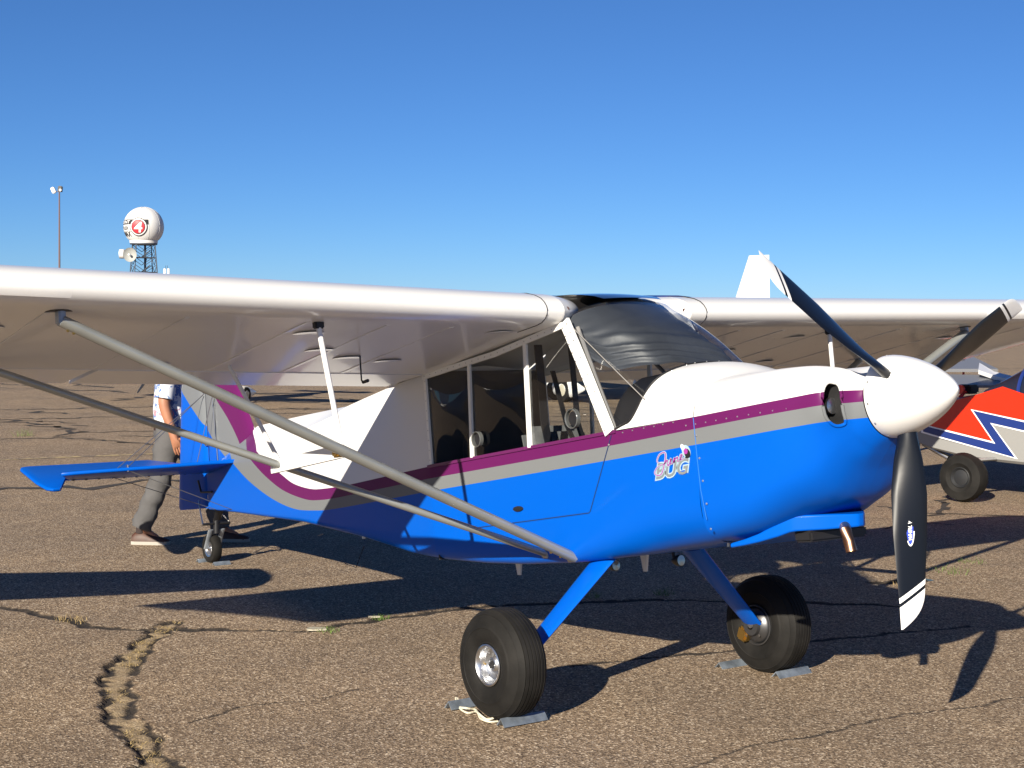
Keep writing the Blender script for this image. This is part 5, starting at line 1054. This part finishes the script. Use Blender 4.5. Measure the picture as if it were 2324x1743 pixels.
def flap_wing():
    # grey wing with a hinged flap of the airplane standing behind the red one
    D = 21.0; P = lambda x, y, d=D: Vector(far(1960+x*.24106, 760+y*.24106, d))
    a_ = P(700, 200, 20.5); root = empty('grey_wing_airplane', (a_.x, a_.y, 0), (0, 0, 0), 'grey airplane tail surfaces with white horn behind the red airplane', 'airplane', 'airplanes parked across the apron')
    def slab(name, pts, th, m):
        V = [p-a_+Vector((0, 0, a_.z)) for p in pts]; n = len(V); W = [v-Vector((0, 0, th)) for v in V]
        return MB_().add(V+W, [tuple(range(n)), tuple(range(2*n-1, n-1, -1))]+[(k, (k+1) % n, n+(k+1) % n, n+k) for k in range(n)]).obj(name, m, root, False, None)
    slab('stabiliser', [P(480, 320, 20.6), P(1265, 320, 19.6), P(1010, 195, 21.6), P(480, 205, 22.4)], .04, M_MG)
    slab('elevator', [P(480, 475, 19.2), P(1340, 475, 18.4), P(1205, 378, 19.6), P(480, 366, 20.3)], .03, M_MG)
    slab('elevator_horn', [P(1080, 330, 19.4), P(1270, 395, 19.0), P(1450, 432, 18.6), P(1470, 405, 18.7), P(1230, 345, 19.3), P(1090, 262, 19.9)], .05, M_WHITE)
    for x in (600, 940): b = P(x, 340, 20.3)-a_+Vector((0, 0, a_.z)); MB_().tube([b, (b.x, b.y, b.z-.25)], .015, 6).obj('hinge_arm', M_RED, root)
    b = P(620, 300, 21.5)-a_+Vector((0, 0, a_.z)); MB_().tube([b, (b.x-.6, b.y+.5, 0)], .05, 8).obj('tail_leg', M_BLACK, root)
    MB_().loft([[(b.x+dx+.9*math.cos(0)*0, b.y+dy, b.z-.12+dz) for dx, dy, dz in ((0, 0, -.12), (.15, .1, 0), (0, 0, .12), (-.15, -.1, 0))] for _ in (0,)]+[[(b.x-4.5+dx, b.y+3.8+dy, b.z+.05+dz) for dx, dy, dz in ((0, 0, -.4), (.3, .25, 0), (0, 0, .4), (-.3, -.25, 0))]], True, True).obj('fuselage', M_RED, root, True, 60)
flap_wing()

# ================================================================== WEEDS, DRY GRASS, DEBRIS
def blades(name, pts, m, n, h, spread, lean=.5, parent=None, seed=1):
    rg = np.random.default_rng(seed); V = []; F = []
    for (x, y, z_) in pts:
        for _ in range(n):
            a_ = rg.uniform(0, 6.28); r_ = spread*math.sqrt(rg.uniform(0, 1)); bx, by = x+r_*math.cos(a_), y+r_*math.sin(a_); hh = h*rg.uniform(.35, 1); ln = rg.normal(0, lean, 2)*hh; w_ = .0015*rg.uniform(.6, 1.4); d_ = rg.uniform(0, 3.14); dx, dy = w_*math.cos(d_), w_*math.sin(d_); i = len(V)
            V += [(bx-dx, by-dy, z_), (bx+dx, by+dy, z_), (bx+ln[0]*.4+dx*.7, by+ln[1]*.4+dy*.7, z_+hh*.6), (bx+ln[0]*.4-dx*.7, by+ln[1]*.4-dy*.7, z_+hh*.6), (bx+ln[0], by+ln[1], z_+hh*.9)]
            F += [(i, i+1, i+2, i+3), (i+3, i+2, i+4)]
    return obj(name, V, F, m, parent, False)
M_DRY = mat('dry_grass', (.30, .22, .10), .9, noise=.4, nscale=40); M_GRN = mat('weed_green', (.10, .16, .03), .8, noise=.4, nscale=40)
rg = np.random.default_rng(21); L_ = spl(CR_MAIN, 150); pts = [(p[0]+rg.normal(0, .03), p[1]+rg.normal(0, .03), -.012) for p in L_ if vnoise(np.array([p[0]*3.0]), np.array([p[1]*3.0]), 4)[0] > .42]
L2 = spl(CR_A, 240); pts += [(p[0]+rg.normal(0, .02), p[1]+rg.normal(0, .02), -.012) for p in L2 if vnoise(np.array([p[0]*1.7]), np.array([p[1]*1.7]), 8)[0] > .74]
tag(blades('dry_grass', pts, M_DRY, 10, .018, .035, 1.6, None, 5), 'straw-coloured dry grass growing in the pavement cracks', None, None, 'stuff')
for i, (px, py, nn, h, sp_, lab, m_) in enumerate([(55, 990, 60, .16, .14, 'green weed tuft in a crack at the far left, under the wing', M_GRN), (1345, 1356, 50, .07, .06, 'small green weed in the shadow behind the near main wheel', M_GRN), (1507, 1350, 60, .08, .07, 'green weed in shadow between the two main wheels', M_GRN),
        (2155, 1298, 90, .07, .16, 'pale green weed tuft right of the propeller in sunlight', M_GRN), (2205, 1276, 60, .06, .12, 'low weed beside the crack at the right edge', M_GRN), (745, 1432, 70, .05, .07, 'low green weed beside the white chip by the crack', M_GRN), (865, 1402, 60, .05, .06, 'small weed in the crack left of the near wheel', M_GRN),
        (165, 1408, 80, .05, .10, 'dry weed in the crack at the left, below the wing shadow', M_DRY), (2060, 1330, 60, .05, .10, 'dry weed clump just left of the lower propeller blade', M_DRY)]):
    g = gnd(px, py); o = blades('weed', [(0, 0, -.01)], m_, nn, h, sp_, .6, None, 60+i); o.location = (g[0], g[1], 0); tag(o, lab, 'weed', 'weeds in the pavement cracks')
def chip(px, py, rx, ry, label, seed):
    g = gnd(px, py); rg = np.random.default_rng(seed); n = 14; top = []; bot = []
    for k in range(n): a_ = 2*math.pi*k/n; r_ = rg.uniform(.75, 1.1); top.append((rx*r_*math.cos(a_)*.92, ry*r_*math.sin(a_)*.92, .008)); bot.append((rx*r_*math.cos(a_), ry*r_*math.sin(a_), .0))
    o = MB_().loft([bot, top], True, True).obj('paint_chip', mat('chalky_white', (.34, .31, .24), .9, noise=.25, nscale=25), None, False, None); o.location = (g[0], g[1], .001); o.rotation_euler = (0, 0, math.atan2(RT[1], RT[0])); tag(o, label, 'debris', 'pale chips on the apron')
chip(718, 1429, .075, .05, 'chalky white chip lying in the crack left of the near wheel', 2); chip(850, 1401, .045, .02, 'small pale chip by the crack, further from the camera', 3)
